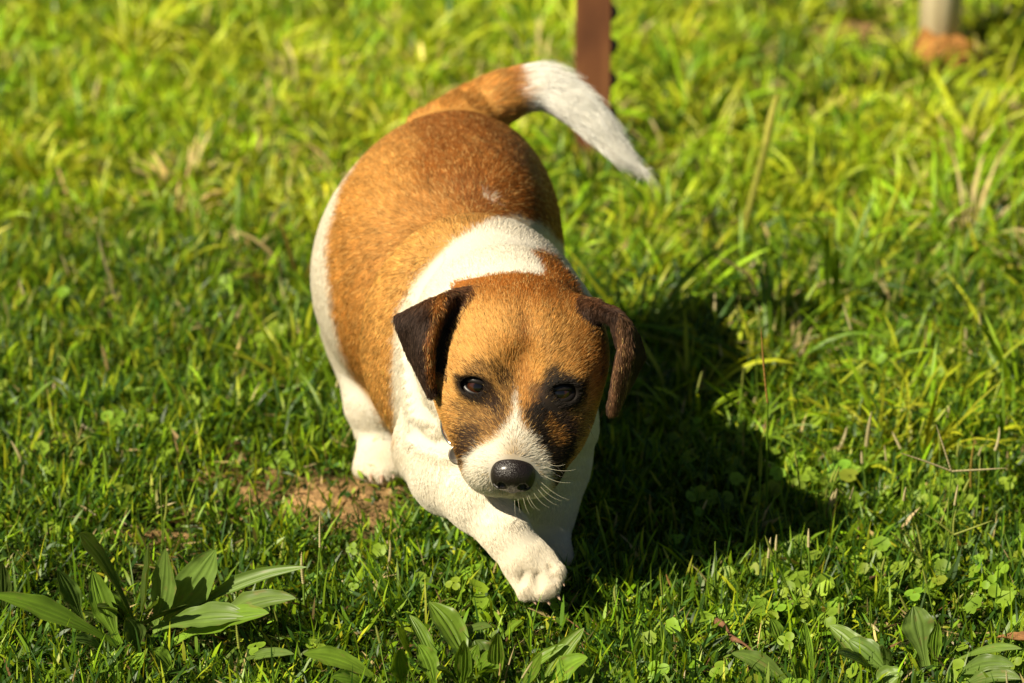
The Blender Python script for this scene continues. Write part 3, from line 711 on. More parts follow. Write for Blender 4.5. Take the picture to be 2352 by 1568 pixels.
# ================================================================== POSTS
def prism(prof, z0, z1, c, name, m, parent=None, origin=None, bevel=0, nz_=2):
    prof = np.array(prof); n = len(prof); V = []
    for zz in np.linspace(z0, z1, nz_): V += [(c[0] + p[0], c[1] + p[1], zz) for p in prof]
    me = bpy.data.meshes.new(name); F = [(i * n + j, i * n + (j + 1) % n, (i + 1) * n + (j + 1) % n, (i + 1) * n + j) for i in range(nz_ - 1) for j in range(n)]
    F += [tuple(range(n))[::-1], tuple(range((nz_ - 1) * n, nz_ * n))]
    V = np.array(V) - (np.array(origin) if origin is not None else 0)
    me.from_pydata([tuple(q) for q in V], [], F); me.materials.append(m)
    o = bpy.data.objects.new(name, me); link(o, parent)
    if bevel:
        b = o.modifiers.new("bevel", 'BEVEL'); b.width = bevel; b.segments = 2
    return o
M_rust = mat("rusty_steel", rough=.85, spec=.2)
r_, nt_ = noise_ramp(M_rust, 28, [(.25, (.10, .04, .022)), (.5, (.20, .078, .034)), (.75, (.36, .16, .06))], 9, vec_scale=(1, 1, .35))
L(M_rust, r_.outputs[0], M_rust.node_tree.nodes["Principled BSDF"].inputs["Base Color"]); bump(M_rust, nt_.outputs[0], .5, .002)
pb = atz(1360, 392, 0); pb = np.array([pb[0], pb[1], 0]); wpost = .0175
post = empty("fence_post", pb, "rusty red-brown steel fence post standing in the grass behind the dog's tail", "fence post")
prof = [(-wpost, -.002), (wpost, -.002), (wpost, .002), (.002, .003), (.002, .030), (-.002, .030), (-.002, .003), (-wpost, .002)]
prism(prof, -.05, 1.35, pb, "post_shaft", M_rust, post, pb, .0008)
M_dark = mat("dark_lug", (.012, .010, .009), rough=.7)  # lugs coloured near black to stand in for the shade on them
zl = [at(1408, q, pb[1])[2] for q in (185, 108, 25)]
st = zl[1] - zl[0]
for i in range(34):
    zz = zl[0] - st + i * st
    if zz < .02 or zz > 1.3: continue
    V, F = uv_ball(np.array([wpost + .0008, .004, zz]), (.0062, .005, .0078), n=12)
    mesh_np("lug", V, F, M_dark, post)
# pale post far right
M_pale = mat("weathered_timber", rough=.8, spec=.2)
r_, nt_ = noise_ramp(M_pale, 18, [(.3, (.42, .34, .20)), (.6, (.62, .54, .35)), (.8, (.74, .67, .48))], 8, vec_scale=(3, 3, .3))
L(M_pale, r_.outputs[0], M_pale.node_tree.nodes["Principled BSDF"].inputs["Base Color"]); bump(M_pale, nt_.outputs[0], .4, .002)
p2 = atz(2158, 122, 0); p2 = np.array([p2[0], p2[1], 0])
pp = empty("timber_post", p2, "pale weathered round post with red soil heaped at its foot in the top right", "post")
cp_ = [(math.cos(t) * .022 * (1 + .05 * math.sin(3 * t)), math.sin(t) * .022) for t in np.linspace(0, 2 * math.pi, 28, endpoint=False)]
o = prism(cp_, -.05, .9, p2, "post_shaft", M_pale, pp, p2, 0, 8)
for f in o.data.polygons: f.use_smooth = len(f.vertices) == 4
mx_, my_ = np.meshgrid(np.linspace(-.07, .07, 60), np.linspace(-.08, .05, 60), indexing='ij')
mz = (.030 + .022 * n2(mx_, my_, 40, 6)) * np.exp(-((mx_ / .038) ** 2 + ((my_ + .012) / .036) ** 2) * (.7 + .7 * n2(mx_, my_, 30, 4))) - .006 + .006 * (n2(mx_, my_, 130, 2) - .5) + .010 * (n2(mx_, my_, 60, 3) - .5)
idx = np.arange(3600).reshape(60, 60); F = np.stack([idx[:-1, :-1], idx[1:, :-1], idx[1:, 1:], idx[:-1, 1:]], -1).reshape(-1, 4)
V = np.stack([mx_.ravel() + p2[0] , my_.ravel() + p2[1], mz.ravel()], 1)
tag(mesh_np("soil_mound", V, F, M_ground, col=np.array([.56, .27, .08]) * (.6 + .7 * n2(mx_.ravel(), my_.ravel(), 70, 1))[:, None], origin=p2), kind="structure")

# ================================================================== GRASS
DOGC = np.array([-.02, 3.2])
def near_dog(x, y, grow=0.0): return ((x - DOGC[0] - (3.2 - y) * .12) / (.085 + grow)) ** 2 + ((y - 3.22) / (.20 + grow)) ** 2 < 1
def ribbons(root, length, width, az, lean, curl, col_b, col_t, segs=4, twist=None, shape_=.55, fold=0.0):
    n = len(root); s = np.linspace(0, 1, segs + 1)
    th = lean[:, None] + curl[:, None] * s[None] ** 1.3
    st_ = np.sin(th); ct = np.cos(th); dl = length[:, None] / segs
    hx = np.concatenate([np.zeros((n, 1)), np.cumsum((st_[:, :-1] + st_[:, 1:]) * .5 * dl, 1)], 1)
    hz = np.concatenate([np.zeros((n, 1)), np.cumsum((ct[:, :-1] + ct[:, 1:]) * .5 * dl, 1)], 1)
    dx, dy = np.cos(az), np.sin(az)
    P = np.stack([root[:, 0:1] + hx * dx[:, None], root[:, 1:2] + hx * dy[:, None], root[:, 2:3] + hz], -1)
    T = np.stack([st_ * dx[:, None], st_ * dy[:, None], ct], -1)
    S = np.stack([-dy, dx, np.zeros(n)], -1)[:, None].repeat(segs + 1, 1)
    Nn = np.cross(S, T)
    tw = (twist if twist is not None else np.zeros(n))[:, None] * (1 + s[None]); 
    Sd = S * np.cos(tw)[..., None] + Nn * np.sin(tw)[..., None]
    wp = np.sin(np.clip(s * .86 + .14, 0, 1) * math.pi) ** shape_; wp[-1] = .03; wp[0] = max(wp[0] * .6, .25)
    w = width[:, None] * .5 * wp[None]
    Pl, Pr = P - Sd * w[..., None], P + Sd * w[..., None]
    if fold:
        Nd = np.cross(Sd, T); Pm = P - Nd * (w * fold)[..., None]
        V = np.stack([Pl, Pm, Pr], 2); c = 3
    else: V = np.stack([Pl, Pr], 2); c = 2
    K = (segs + 1) * c
    base = (np.arange(n) * K)[:, None]; q = []
    for i in range(segs):
        for j in range(c - 1):
            a = i * c + j; q.append(np.stack([base[:, 0] + a, base[:, 0] + a + 1, base[:, 0] + a + c + 1, base[:, 0] + a + c], 1))
    F = np.stack(q, 1).reshape(-1, 4)
    cc = col_b[:, None] * (1 - s[None, :, None]) + col_t[:, None] * s[None, :, None]
    cc = cc[:, :, None].repeat(c, 2)
    return V.reshape(-1, 3), F, cc.reshape(-1, 3)
def merge(parts):
    V, F, C = [], [], []; o = 0
    for a, b, c in parts: V.append(a); F.append(b + o); C.append(c); o += len(a)
    return np.concatenate(V), np.concatenate(F), np.concatenate(C)
G_dk = np.array([.038, .095, .010]); G_md = np.array([.120, .215, .010]); G_yl = np.array([.35, .40, .018]); G_br = np.array([.24, .38, .010]); STRAW = np.array([.42, .33, .14]); BROWN = np.array([.20, .11, .05])
def gcol(n, w):
    """random mix of the greens with weights (dark, mid, yellow, bright, straw)"""
    w = np.array(w, float); w /= w.sum(); pal = np.stack([G_dk, G_md, G_yl, G_br, STRAW])
    c = pal[rng.choice(5, n, p=w)]; return c * rng.lognormal(0, .16, (n, 1)) * rng.lognormal(0, .06, (n, 3))
def scatter(n, x0, x1, y0, y1, keep=None):
    x = rng.uniform(x0, x1, n); y = rng.uniform(y0, y1, n)
    ok = np.ones(n, bool)
    if keep is not None: ok = keep(x, y)
    x, y = x[ok], y[ok]; return np.stack([x, y, gh(x, y)], 1)
def plantmask(x, y):
    m = np.zeros_like(x)
    for (px, py, rx, ry) in ((370, 1450, .125, .10), (1060, 1560, .11, .085), (2090, 1520, .08, .08), (1850, 1550, .07, .06)):
        c = atz(px, py, 0); m = np.maximum(m, sstep(1.15, .7, np.hypot((x - c[0]) / rx, (y - c[1]) / ry)))
    return m
def pclear(x, y): return np.maximum(patchmask(x, y), np.maximum(np.maximum(patchmask(x, y + .025) * .9, patchmask(x, y + .05) * .7), np.where(y > 3.9, np.maximum(patchmask(x, y + .09), patchmask(x, y + .14)) * .88, 0)))
def lush(x, y): return sstep(3.22, 3.50, y + .10 * (n2(x, y, 5, 2) - .5) + .05 * np.clip(x, -.1, .3) / .3)
parts = []
# short turf, everywhere
def keep_t(x, y): return rng.random(len(x)) > np.maximum(pclear(x, y) * .74, plantmask(x, y) * .35)
R_ = scatter(185000, -.85, .85, 2.45, 3.75, keep_t); n = len(R_)
R_[:, 2] += rng.random(n) ** 1.3 * .016
tuft = n2(R_[:, 0], R_[:, 1], 22, 3)
ln_ = rng.uniform(.012, .032, n) * (.7 + .6 * tuft); dg = near_dog(R_[:, 0], R_[:, 1], .02)
ln_[dg] *= .8; ln_ *= 1 - .5 * np.maximum(pclear(R_[:, 0], R_[:, 1]), plantmask(R_[:, 0], R_[:, 1]))
cb = gcol(n, (5, 4, .7, 1.5, .2)) * (.75 + .5 * tuft)[:, None]; ct_ = cb * rng.uniform(.9, 1.5, (n, 1))
parts.append(ribbons(R_, ln_, rng.uniform(.0013, .0034, n), rng.uniform(0, 2 * math.pi, n), rng.uniform(.25, 1.25, n), rng.uniform(-.3, .9, n), cb * .9, ct_, 3, rng.uniform(-.8, .8, n)))
# fine upright blades
R_ = scatter(24000, -.72, .72, 2.62, 3.8, lambda x, y: (rng.random(len(x)) > np.maximum(pclear(x, y) * .97, plantmask(x, y) * .4)) & (rng.random(len(x)) < .3 + 1.2 * n2(x, y, 16, 1) ** 1.5) & ~near_dog(x, y, .0)); n = len(R_)
cb = gcol(n, (3.5, 4, 1.2, 2.2, .3))
parts.append(ribbons(R_, rng.uniform(.022, .052, n), rng.uniform(.0010, .0022, n), rng.uniform(0, 2 * math.pi, n), rng.uniform(.0, .5, n), rng.uniform(0, .7, n), cb * .8, cb * 1.2, 4, rng.uniform(-.5, .5, n)))
V, F, C = merge(parts)
tag(mesh_np("turf", V, F, M_grass, col=C), "short dense green turf of fine blades in front of and beneath the dog", "grass", kind="stuff")
# long lush grass beyond the dog
parts = []
def keep_l(x, y): return (rng.random(len(x)) < lush(x, y)) & (rng.random(len(x)) > pclear(x, y) * .96) & ~near_dog(x, y, .035)
TC = scatter(5600, -1.0, 1.0, 3.15, 5.1, lambda x, y: (rng.random(len(x)) < lush(x, y) * (.25 + 1.3 * n2(x, y, 6, 5))) & (rng.random(len(x)) > pclear(x, y)))
cnt = rng.integers(8, 26, len(TC)); own = np.repeat(np.arange(len(TC)), cnt); n = len(own)
off = rng.normal(0, 1, (n, 2)); sz = rng.lognormal(0, .32, len(TC)) * (.84 + .16 * sstep(-.05, .12, TC[:, 0]) * sstep(4.2, 3.8, TC[:, 1])); tcol = gcol(len(TC), (2.0, 3.2, 4.2, 3.2, .5)); tfar = gcol(len(TC), (.5, 1.4, 7, 3.6, 1.0)) * 1.3
tc2 = np.where((rng.random(len(TC)) < sstep(3.45, 4.1, TC[:, 1]))[:, None], tfar, tcol)
R_ = TC[own] + np.concatenate([off * .011, np.zeros((n, 1))], 1); keep = ~near_dog(R_[:, 0], R_[:, 1], .03)
az = np.arctan2(off[:, 1], off[:, 0]) + rng.normal(0, .5, n) + 0; dist = np.hypot(off[:, 0], off[:, 1])
ln_ = rng.uniform(.024, .058, n) * sz[own] * (.6 + .7 * n2(TC[:, 0], TC[:, 1], 4, 6))[own]
cb = tc2[own] * rng.lognormal(0, .15, (n, 1))
ix = np.where(keep)[0]; n = len(ix)
parts.append(ribbons(R_[ix], ln_[ix], (rng.uniform(.0018, .0040, len(own)) * sz[own] ** .5)[ix], az[ix], (.10 + .35 * dist)[ix], rng.uniform(.3, 1.7, n), cb[ix] * .8, cb[ix] * 1.25, 6, rng.uniform(-.5, .5, n), fold=.35))
R_ = scatter(110000, -1.0, 1.0, 3.4, 5.1, keep_l); n = len(R_)
cb = gcol(n, (2.0, 3.0, 5, 2.4, .6)) * (.45 + 1.1 * n2(R_[:, 0], R_[:, 1], 13, 5))[:, None] * (1 + .3 * sstep(3.6, 4.2, R_[:, 1]))[:, None]
parts.append(ribbons(R_, rng.uniform(.016, .045, n), rng.uniform(.0016, .0036, n), rng.uniform(0, 6.28, n), rng.uniform(.2, 1.2, n), rng.uniform(-.2, 1., n), cb * .8, cb * 1.2, 3, rng.uniform(-.7, .7, n)))
# coarse cover past the picture's edges
R_ = scatter(90000, -3.5, 3.5, 1.6, 8.5, lambda x, y: ((np.abs(x) > .8) | (y > 5.0) | (y < 2.5)) & ~((np.abs(x) < 1.0) & (y > 3.4) & (y < 5.1))); n = len(R_)
cb = gcol(n, (2.2, 3.6, 3, 2.0, .6))
parts.append(ribbons(R_, rng.uniform(.03, .07, n), rng.uniform(.004, .009, n), rng.uniform(0, 6.28, n), rng.uniform(.2, 1.1, n), rng.uniform(-.2, 1., n), cb * .8, cb * 1.2, 3, rng.uniform(-.7, .7, n)))
V, F, C = merge(parts)
tag(mesh_np("long_grass", V, F, M_grass, col=C), "longer yellow-green grass, out of focus, spreading behind the dog", "grass", kind="stuff")

# ------------------------------------------------------------------ clover and lobed leaves
def disc_leaves(C0, Nn, rad, col, lobes, notch, rot=None, m=22):
    n = len(C0); a = np.linspace(0, 2 * math.pi, m, endpoint=False)
    t1 = nz(np.cross(Nn, np.array([.3, .9, .1]))); t2 = np.cross(Nn, t1)
    rot = rng.uniform(0, 6.28, n) if rot is None else rot
    prof = 1 + lobes * np.cos(7 * a)[None] * .5; prof = prof * (1 - notch * np.exp(-((a - math.pi) / .35) ** 2))[None]
    aa = a[None] + rot[:, None]
    off = (np.cos(aa)[..., None] * t1[:, None] + np.sin(aa)[..., None] * t2[:, None]) * (rad[:, None] * prof)[..., None]
    mid = C0[:, None] + off * .55 - Nn[:, None] * (rad * .10)[:, None, None]; out = C0[:, None] + off + Nn[:, None] * (rad * .06)[:, None, None] * np.cos(2 * aa)[..., None]
    V = np.concatenate([(C0 - Nn * (rad * .16)[:, None])[:, None], mid, out], 1); K = 1 + 2 * m
    base = np.arange(n) * K; q = []
    for i in range(m):
        j = (i + 1) % m
        q.append(np.stack([base, base + 1 + i, base + 1 + j, base + 1 + j], 1)[:, [0, 1, 2, 0]])
    F4 = []
    for i in range(m):
        j = (i + 1) % m
        F4.append(np.stack([base + 1 + i, base + 1 + m + i, base + 1 + m + j, base + 1 + j], 1))
    F3 = []
    for i in range(0, m, 2):
        j, k_ = (i + 1) % m, (i + 2) % m
        F3.append(np.stack([base, base + 1 + i, base + 1 + j, base + 1 + k_], 1))
    F = np.stack(F4 + F3, 1).reshape(-1, 4)
    cc = np.concatenate([col[:, None] * .8, np.repeat(col[:, None] * .95, m, 1), np.repeat(col[:, None] * 1.05, m, 1)], 1)
    return V.reshape(-1, 3), F, cc.reshape(-1, 3)
def stems(a, b, w, col):
    n = len(a); s = np.linspace(0, 1, 4); mid = (a + b) / 2; mid[:, 2] += .15 * np.linalg.norm(b - a, axis=1)
    P = ((1 - s) ** 2)[None, :, None] * a[:, None] + (2 * s * (1 - s))[None, :, None] * mid[:, None] + (s ** 2)[None, :, None] * b[:, None]
    out = []
    for sd_ in (np.array([1., 0, 0]), np.array([0, .7, .7])):
        V = np.stack([P - sd_ * w / 2, P + sd_ * w / 2], 2); base = np.arange(n) * 8; q = [np.stack([base + 2 * i, base + 2 * i + 1, base + 2 * i + 3, base + 2 * i + 2], 1) for i in range(3)]
        out.append((V.reshape(-1, 3), np.stack(q, 1).reshape(-1, 4), np.repeat(col, 8, 0)))
    return out
def clover_dens(x, y):
    d = 1.7 * np.exp(-(((x - .30) / .14) ** 2 + ((y - 3.0) / .2) ** 2)) + .45 * np.exp(-(((x + .05) / .22) ** 2 + ((y - 2.9) / .07) ** 2)) + .5 * np.exp(-(((x + .33) / .1) ** 2 + ((y - 3.2) / .1) ** 2)) + .10
    d += .5 * np.exp(-(((x + .07) / .06) ** 2 + ((y - 3.02) / .06) ** 2)) + .5 * np.exp(-(((x + .16) / .05) ** 2 + ((y - 3.45) / .12) ** 2)) + .4 * np.exp(-(((x - .27) / .12) ** 2 + ((y - 3.4) / .15) ** 2))
    return d * (1 - patchmask(x, y)) * (.25 + 1.3 * sstep(.35, .7, n2(x, y, 14, 2)))
C0 = scatter(5200, -.55, .55, 2.68, 3.7, lambda x, y: (rng.random(len(x)) < clover_dens(x, y) * (.50 + .35 * sstep(.1, .2, x)) * (1 - .85 * plantmask(x, y))) & ~near_dog(x, y, .0)); n = len(C0)
hgt = rng.uniform(.010, .030, n); cen = C0 + np.stack([rng.normal(0, .006, n), rng.normal(0, .006, n), hgt], 1)
CL = np.array([.27, .42, .035]); kind_ = rng.random(n)
parts = []
cb = CL * rng.lognormal(0, .14, (n, 1)) * rng.lognormal(0, .07, (n, 3))
parts += stems(C0, cen, .0011, cb * .8)
tn3 = nz(np.stack([rng.normal(-.25, .45, n), rng.normal(-.55, .45, n), np.ones(n)], 1))
tri_ = kind_ < .55
rad = rng.uniform(.0024, .0060, n); a0 = rng.uniform(0, 6.28, n)
for kq in range(3):
    a = a0[tri_] + kq * 2.094; t1 = nz(np.cross(tn3[tri_], np.array([.3, .9, .1]))); t2 = np.cross(tn3[tri_], t1)
    off = (np.cos(a)[:, None] * t1 + np.sin(a)[:, None] * t2) * (rad[tri_] * 1.0)[:, None]
    nn3 = nz(tn3[tri_] + off * 45)
    parts.append(disc_leaves(cen[tri_] + off, nn3, rad[tri_] * .95, cb[tri_], 0.0, .18, rot=a))
lo_ = ~tri_
parts.append(disc_leaves(cen[lo_], tn3[lo_], rad[lo_] * 1.45, cb[lo_] * 1.05, .16, .35))
V, F, C = merge(parts)
tag(mesh_np("clover", V, F, M_clover, col=C), "bright yellow-green clover and small lobed leaves scattered through the turf", "clover", kind="stuff")

# ------------------------------------------------------------------ straw, debris
R_ = scatter(4500, -.7, .7, 2.62, 4.2, None); n = len(R_); R_[:, 2] += .004 + rng.random(n) * .014
cb = np.where((rng.random(n) < .6)[:, None], STRAW, BROWN) * rng.lognormal(0, .25, (n, 1))
p_ = [ribbons(R_, rng.uniform(.008, .030, n), rng.uniform(.0008, .0024, n), rng.uniform(0, 6.28, n), rng.uniform(1.0, 1.75, n), rng.uniform(-.4, .4, n), cb, cb * 1.1, 3, rng.uniform(-1, 1, n))]
V, F, C = merge(p_); tag(mesh_np("dead_straw", V, F, M_grass, col=C), "dry straw coloured thatch and dead blades lying in the turf", "straw", kind="stuff")

# ------------------------------------------------------------------ seed stalks
def tube(P, R, seg=6):
    P = np.array(P); n = len(P); T = nz(np.gradient(P, axis=0)); s_ = nz(np.cross(T, np.array([.2, 1, .1]))); u = np.cross(s_, T)
    a = np.linspace(0, 2 * math.pi, seg, endpoint=False)
    V = P[:, None] + (s_[:, None] * np.cos(a)[None, :, None] + u[:, None] * np.sin(a)[None, :, None]) * np.array(R)[:, None, None]
    F = [(i * seg + j, i * seg + (j + 1) % seg, (i + 1) * seg + (j + 1) % seg, (i + 1) * seg + j) for i in range(n - 1) for j in range(seg)]
    return V.reshape(-1, 3), np.array(F)
M_stalk = leaf_mat("grass_stalk", rough=.5, trans=.2)
def spike(a, b, r, col, bend=.0):
    """bumpy seed spike from a to b"""
    t = np.linspace(0, 1, 46); m = (a + b) / 2 + np.array([bend, 0, 0]); P = (1 - t)[:, None] ** 2 * a + (2 * t * (1 - t))[:, None] * m + t[:, None] ** 2 * b
    R = r * (1 - t ** 4 * .8) * (.62 + .38 * np.abs(np.sin(t * 46)))
    V, F = tube(P, R, 7); return V, F, np.tile(col, (len(V), 1)) * rng.uniform(.8, 1.2, (len(V), 1))
def bent(a, b, bend=.0, n=14):
    t = np.linspace(0, 1, n)[:, None]; m = (a + b) / 2 + np.array([bend, 0, 0]); return (1 - t) ** 2 * a + 2 * t * (1 - t) * m + t * t * b
SY = np.array([.26, .30, .05]); SG = np.array([.17, .28, .03]); ST_ = np.array([.55, .48, .25])
def stalk(base, joint, tips, label, cs=SG, ch=SY, w=.0008, hw=.0015, bend=.0):
    root = atz(base[0], base[1], .003); j = at(joint[0], joint[1], root[1] + joint[2])
    o = empty("seed_stalk", root, label, "grass stalk", "seed stalks standing in the turf")
    P = bent(root, j, bend); V, F = tube(P, np.linspace(w, w * .8, len(P)), 6)
    mesh_np("stem", V, F, M_stalk, o, col=np.tile(cs, (len(V), 1)), origin=root)
    for (tx, ty) in tips:
        V, F, C = spike(j, at(tx, ty, j[1] + rng.uniform(-.01, .01)), hw, ch, rng.uniform(-.003, .003)); mesh_np("seed_head", V, F, M_stalk, o, col=C, origin=root)
    return o
stalk((1720, 1252), (1745, 1092, 0), [(1747, 1020)], "lone green stalk with a narrow seed head standing up in the dog's shadow", bend=.006, hw=.0019)
stalk((1760, 1228), (1763, 925, 0), [(1748, 752)], "thin stalk in the dark shadow whose dry tip bends left, above the lone green stalk", cs=G_md, ch=np.array([.40, .22, .06]), w=.0010, hw=.0010)
stalk((1885, 1215), (1905, 1170, 0), [(1922, 1122), (1916, 1128)], "short thick pale yellow forked stalk at the right edge of the dog's shadow", cs=ST_, ch=ST_, w=.0016, hw=.0018, bend=.004)
stalk((1975, 1130), (1990, 1025, 0), [(2002, 945)], "upright stalk with a fuzzy pale seed head right of the shadow", ch=ST_ * .9, hw=.0019)
stalk((1905, 1090), (1925, 1035, 0), [(1945, 980)], "leaning pale seed spike just outside the shadow's right edge", ch=ST_ * .8, hw=.0018)
stalk((2168, 1290), (2185, 1082, 0), [(2068, 1040), (2310, 1075), (2150, 975)], "tall stalk with three fingers of seed spread flat and wide at the right", ch=ST_ * .8, hw=.0010)
stalk((2170, 1340), (2190, 1228, 0), [(2125, 1180), (2280, 1195), (2196, 1170)], "forked stalk with knobbly fingers below the widest three-fingered head", ch=SY, hw=.0010)
stalk((2110, 1345), (2120, 1285, 0), [(2040, 1217), (2075, 1212), (2095, 1200), (2102, 1200)], "stalk topped by four close green seed fingers near the lower right", ch=SY, hw=.0011)
stalk((2215, 1180), (2230, 1120, 0), [(2240, 1005)], "orange-tipped slender stalk at the right beside the three-fingered head", ch=np.array([.35, .25, .05]), hw=.0012)
stalk((2290, 1160), (2285, 1035, 0), [(2295, 980)], "straight stalk with a whitish tip close to the right edge of the picture", ch=ST_, hw=.0013)
stalk((885, 1360), (892, 1300, 0), [(896, 1240)], "pale straw stalk standing left of the raised front paw", cs=ST_, ch=ST_ * 1.1, w=.0010, hw=.0013)
stalk((700, 1420), (697, 1340, 0), [(693, 1268)], "whitish split stalk at the right tips of the large plantain", cs=SG, ch=ST_ * 1.2, w=.0010, hw=.0014)
stalk((190, 1130), (178, 1022, 0), [(133, 965), (168, 957), (210, 1000)], "forked green stalk with thin fingers at the left edge above the plantain", ch=SY, hw=.0010)
stalk((70, 1115), (50, 1060, 0), [(25, 1012)], "bleached white stem leaning left near the left edge", cs=ST_ * 1.3, ch=ST_ * 1.3, w=.0016, hw=.0014)
stalk((258, 1175), (245, 1090, 0), [(235, 1020)], "broad pale green blade-like stalk left of the bare soil", cs=SG * 1.2, ch=SG * 1.3, w=.0020, hw=.0018)
stalk((375, 1265), (378, 1195, 0), [(382, 1120)], "thin bright stem rising behind the large plantain's upright leaves", ch=SY, hw=.0010)
stalk((500, 1290), (545, 1262, 0), [(560, 1240)], "stubby yellow-green stem lying behind the large plantain", cs=SY, ch=SY, w=.0015, hw=.0015)
stalk((1530, 1400), (1552, 1360, 0), [(1530, 1318)], "stalk with dry orange tip leaning left at the lower edge of the shadow", ch=np.array([.35, .20, .06]), hw=.0013)
stalk((1420, 1450), (1418, 1390, 0), [(1412, 1345)], "bent green stalk right below the raised front paw", w=.0014, cs=SG * 1.1, hw=.0013)
stalk((305, 735), (255, 640, 0), [(225, 530)], "long pale stem bending left across the blurred grass at the left", cs=ST_ * .8, ch=ST_ * .7, w=.0014, hw=.0015, bend=-.01)
stalk((1700, 560), (1760, 330, 0), [(1785, 215)], "tall yellow blade, blurred, standing behind the dog right of its tail", cs=np.array([.36, .36, .06]), ch=np.array([.50, .48, .08]), w=.0036, hw=.0045)
# many more thin stems, too many to tell apart
p_ = []
R_ = scatter(420, -.5, .5, 2.72, 3.6, lambda x, y: (rng.random(len(x)) < .25 + .75 * sstep(.12, .25, x)) & ~near_dog(x, y, .03)); 
for r0 in R_:
    tip_ = r0 + np.array([rng.normal(0, .012), rng.normal(0, .012), rng.uniform(.035, .07)])
    V, F = tube(bent(r0, tip_, rng.normal(0, .004), 7), np.linspace(.0007, .0005, 7), 4); c = SG * rng.uniform(.7, 1.2)
    p_.append((V, F, np.tile(c, (len(V), 1))))
    if rng.random() < .7:
        e = tip_ + (tip_ - r0) * rng.uniform(.2, .35); p_.append(spike(tip_, e, rng.uniform(.0008, .0014), SY * rng.uniform(.7, 1.3) if rng.random() < .7 else ST_))
V, F, C = merge(p_); tag(mesh_np("thin_stems", V, F, M_stalk, col=C), "fine upright seeding stems scattered thickly through the turf", "grass", kind="stuff")

# ------------------------------------------------------------------ plantains
P_G = np.array([.135, .215, .038]); P_B = np.array([.15, .26, .022])
def plant_leaf(par, origin, base, tip, width, zb, zt, arch=.02, col=P_G, narrow=.30, roll=0.0, cup=.18, wpos=.50):
    a = atz(base[0], base[1], zb + .010); b = atz(tip[0], tip[1], zt + .020)
    nu, nv = 26, 15; u = np.linspace(0, 1, nu); vv = np.linspace(-1, 1, nv)
    mid = (a + b) / 2 + np.array([0, 0, arch]); P = (1 - u)[:, None] ** 2 * a + (2 * u * (1 - u))[:, None] * mid + u[:, None] ** 2 * b
    T = nz(np.gradient(P, axis=0)); S = nz(np.cross(T, np.array([0, -.55, .83]))); Nn = np.cross(S, T)
    ca, sa = math.cos(roll), math.sin(roll); S, Nn = S * ca + Nn * sa, Nn * ca - S * sa
    edge = 1 + .10 * (n2(u * 14 + rng.random() * 30, u * 0, 1, 3) - .5)
    w = edge * np.where(u < wpos, narrow + (1 - narrow) * sstep(.12, wpos, u), np.clip(1 - ((u - wpos) / (1 - wpos)) ** 1.9, 0, 1) ** .85 * .97 + .03) ; w[-1] = .02
    hw = width * 3.3 / FPX * .49
    wav = .10 * np.sin(u * 15 + rng.uniform(0, 6)) + .05 * np.sin(u * 31 + rng.uniform(0, 6)); bow = rng.normal(0, .10)
    V = []; C = []; sp = rng.random() * 50
    for i in range(nu):
        for j, q in enumerate(vv):
            ridge = -.0024 * math.exp(-(q / .09) ** 2) - .0017 * (math.exp(-((abs(q) - .42) / .09) ** 2) + .7 * math.exp(-((abs(q) - .74) / .08) ** 2))
            V.append(P[i] + S[i] * (hw * w[i] * q + hw * bow * math.sin(math.pi * u[i]) * 2) + Nn[i] * (hw * w[i] * (cup * q * q + wav[i] * q * abs(q)) + ridge * min(1, w[i] * 1.6)))
            vein = math.exp(-(q / .05) ** 2) * .5 + math.exp(-((abs(q) - .42) / .035) ** 2) * .3
            c = col * (.86 + .35 * n2(u[i] * 3 + sp, q * 2, 1.6, 2)) * (1 + vein * .8); 
            if i < 5: c = c * (1 + .5 * (5 - i) / 5)
            if n2(u[i] * 9 + sp, q * 4 + sp, 1.3, 5) > .88: c = c * .5 + np.array([.26, .20, .07]) * .5
            c = c * (.93 + .14 * rng.random())
            C.append(c)
    idx = np.arange(nu * nv).reshape(nu, nv); F = np.stack([idx[:-1, :-1], idx[1:, :-1], idx[1:, 1:], idx[:-1, 1:]], -1).reshape(-1, 4)
    return mesh_np("leaf", np.array(V), F, M_leaf, par, col=np.array(C), origin=origin)
def plantain(c, label, leaves, col, extra=8, spread=None):
    root = atz(c[0], c[1], .004); o = empty("plantain", root, label, "plant", "broad-leaved plantains in the turf")
    for l in leaves:
        kw = dict(l[6]) if len(l) > 6 else {}
        kw.setdefault('wpos', rng.uniform(.46, .60))
        kw.setdefault('col', col * rng.uniform(.82, 1.18) * rng.uniform(.95, 1.05, 3)); plant_leaf(o, root, l[0], l[1], l[2], l[3], l[4], l[5], **kw)
    for i in range(extra):
        a = rng.uniform(0, 6.28); rr = rng.uniform(60, 130) if spread is None else rng.uniform(.5, 1) * spread
        b = (c[0] + 20 * math.cos(a), c[1] + 8 * math.sin(a)); t = (c[0] + rr * math.cos(a), c[1] - 30 - rng.uniform(0, 40) + rr * .35 * math.sin(a))
        plant_leaf(o, root, b, t, rng.uniform(22, 46), .004, rng.uniform(.012, .04), rng.uniform(.0, .014), col=col * rng.uniform(.7, 1.1), wpos=rng.uniform(.45, .6))
    return o
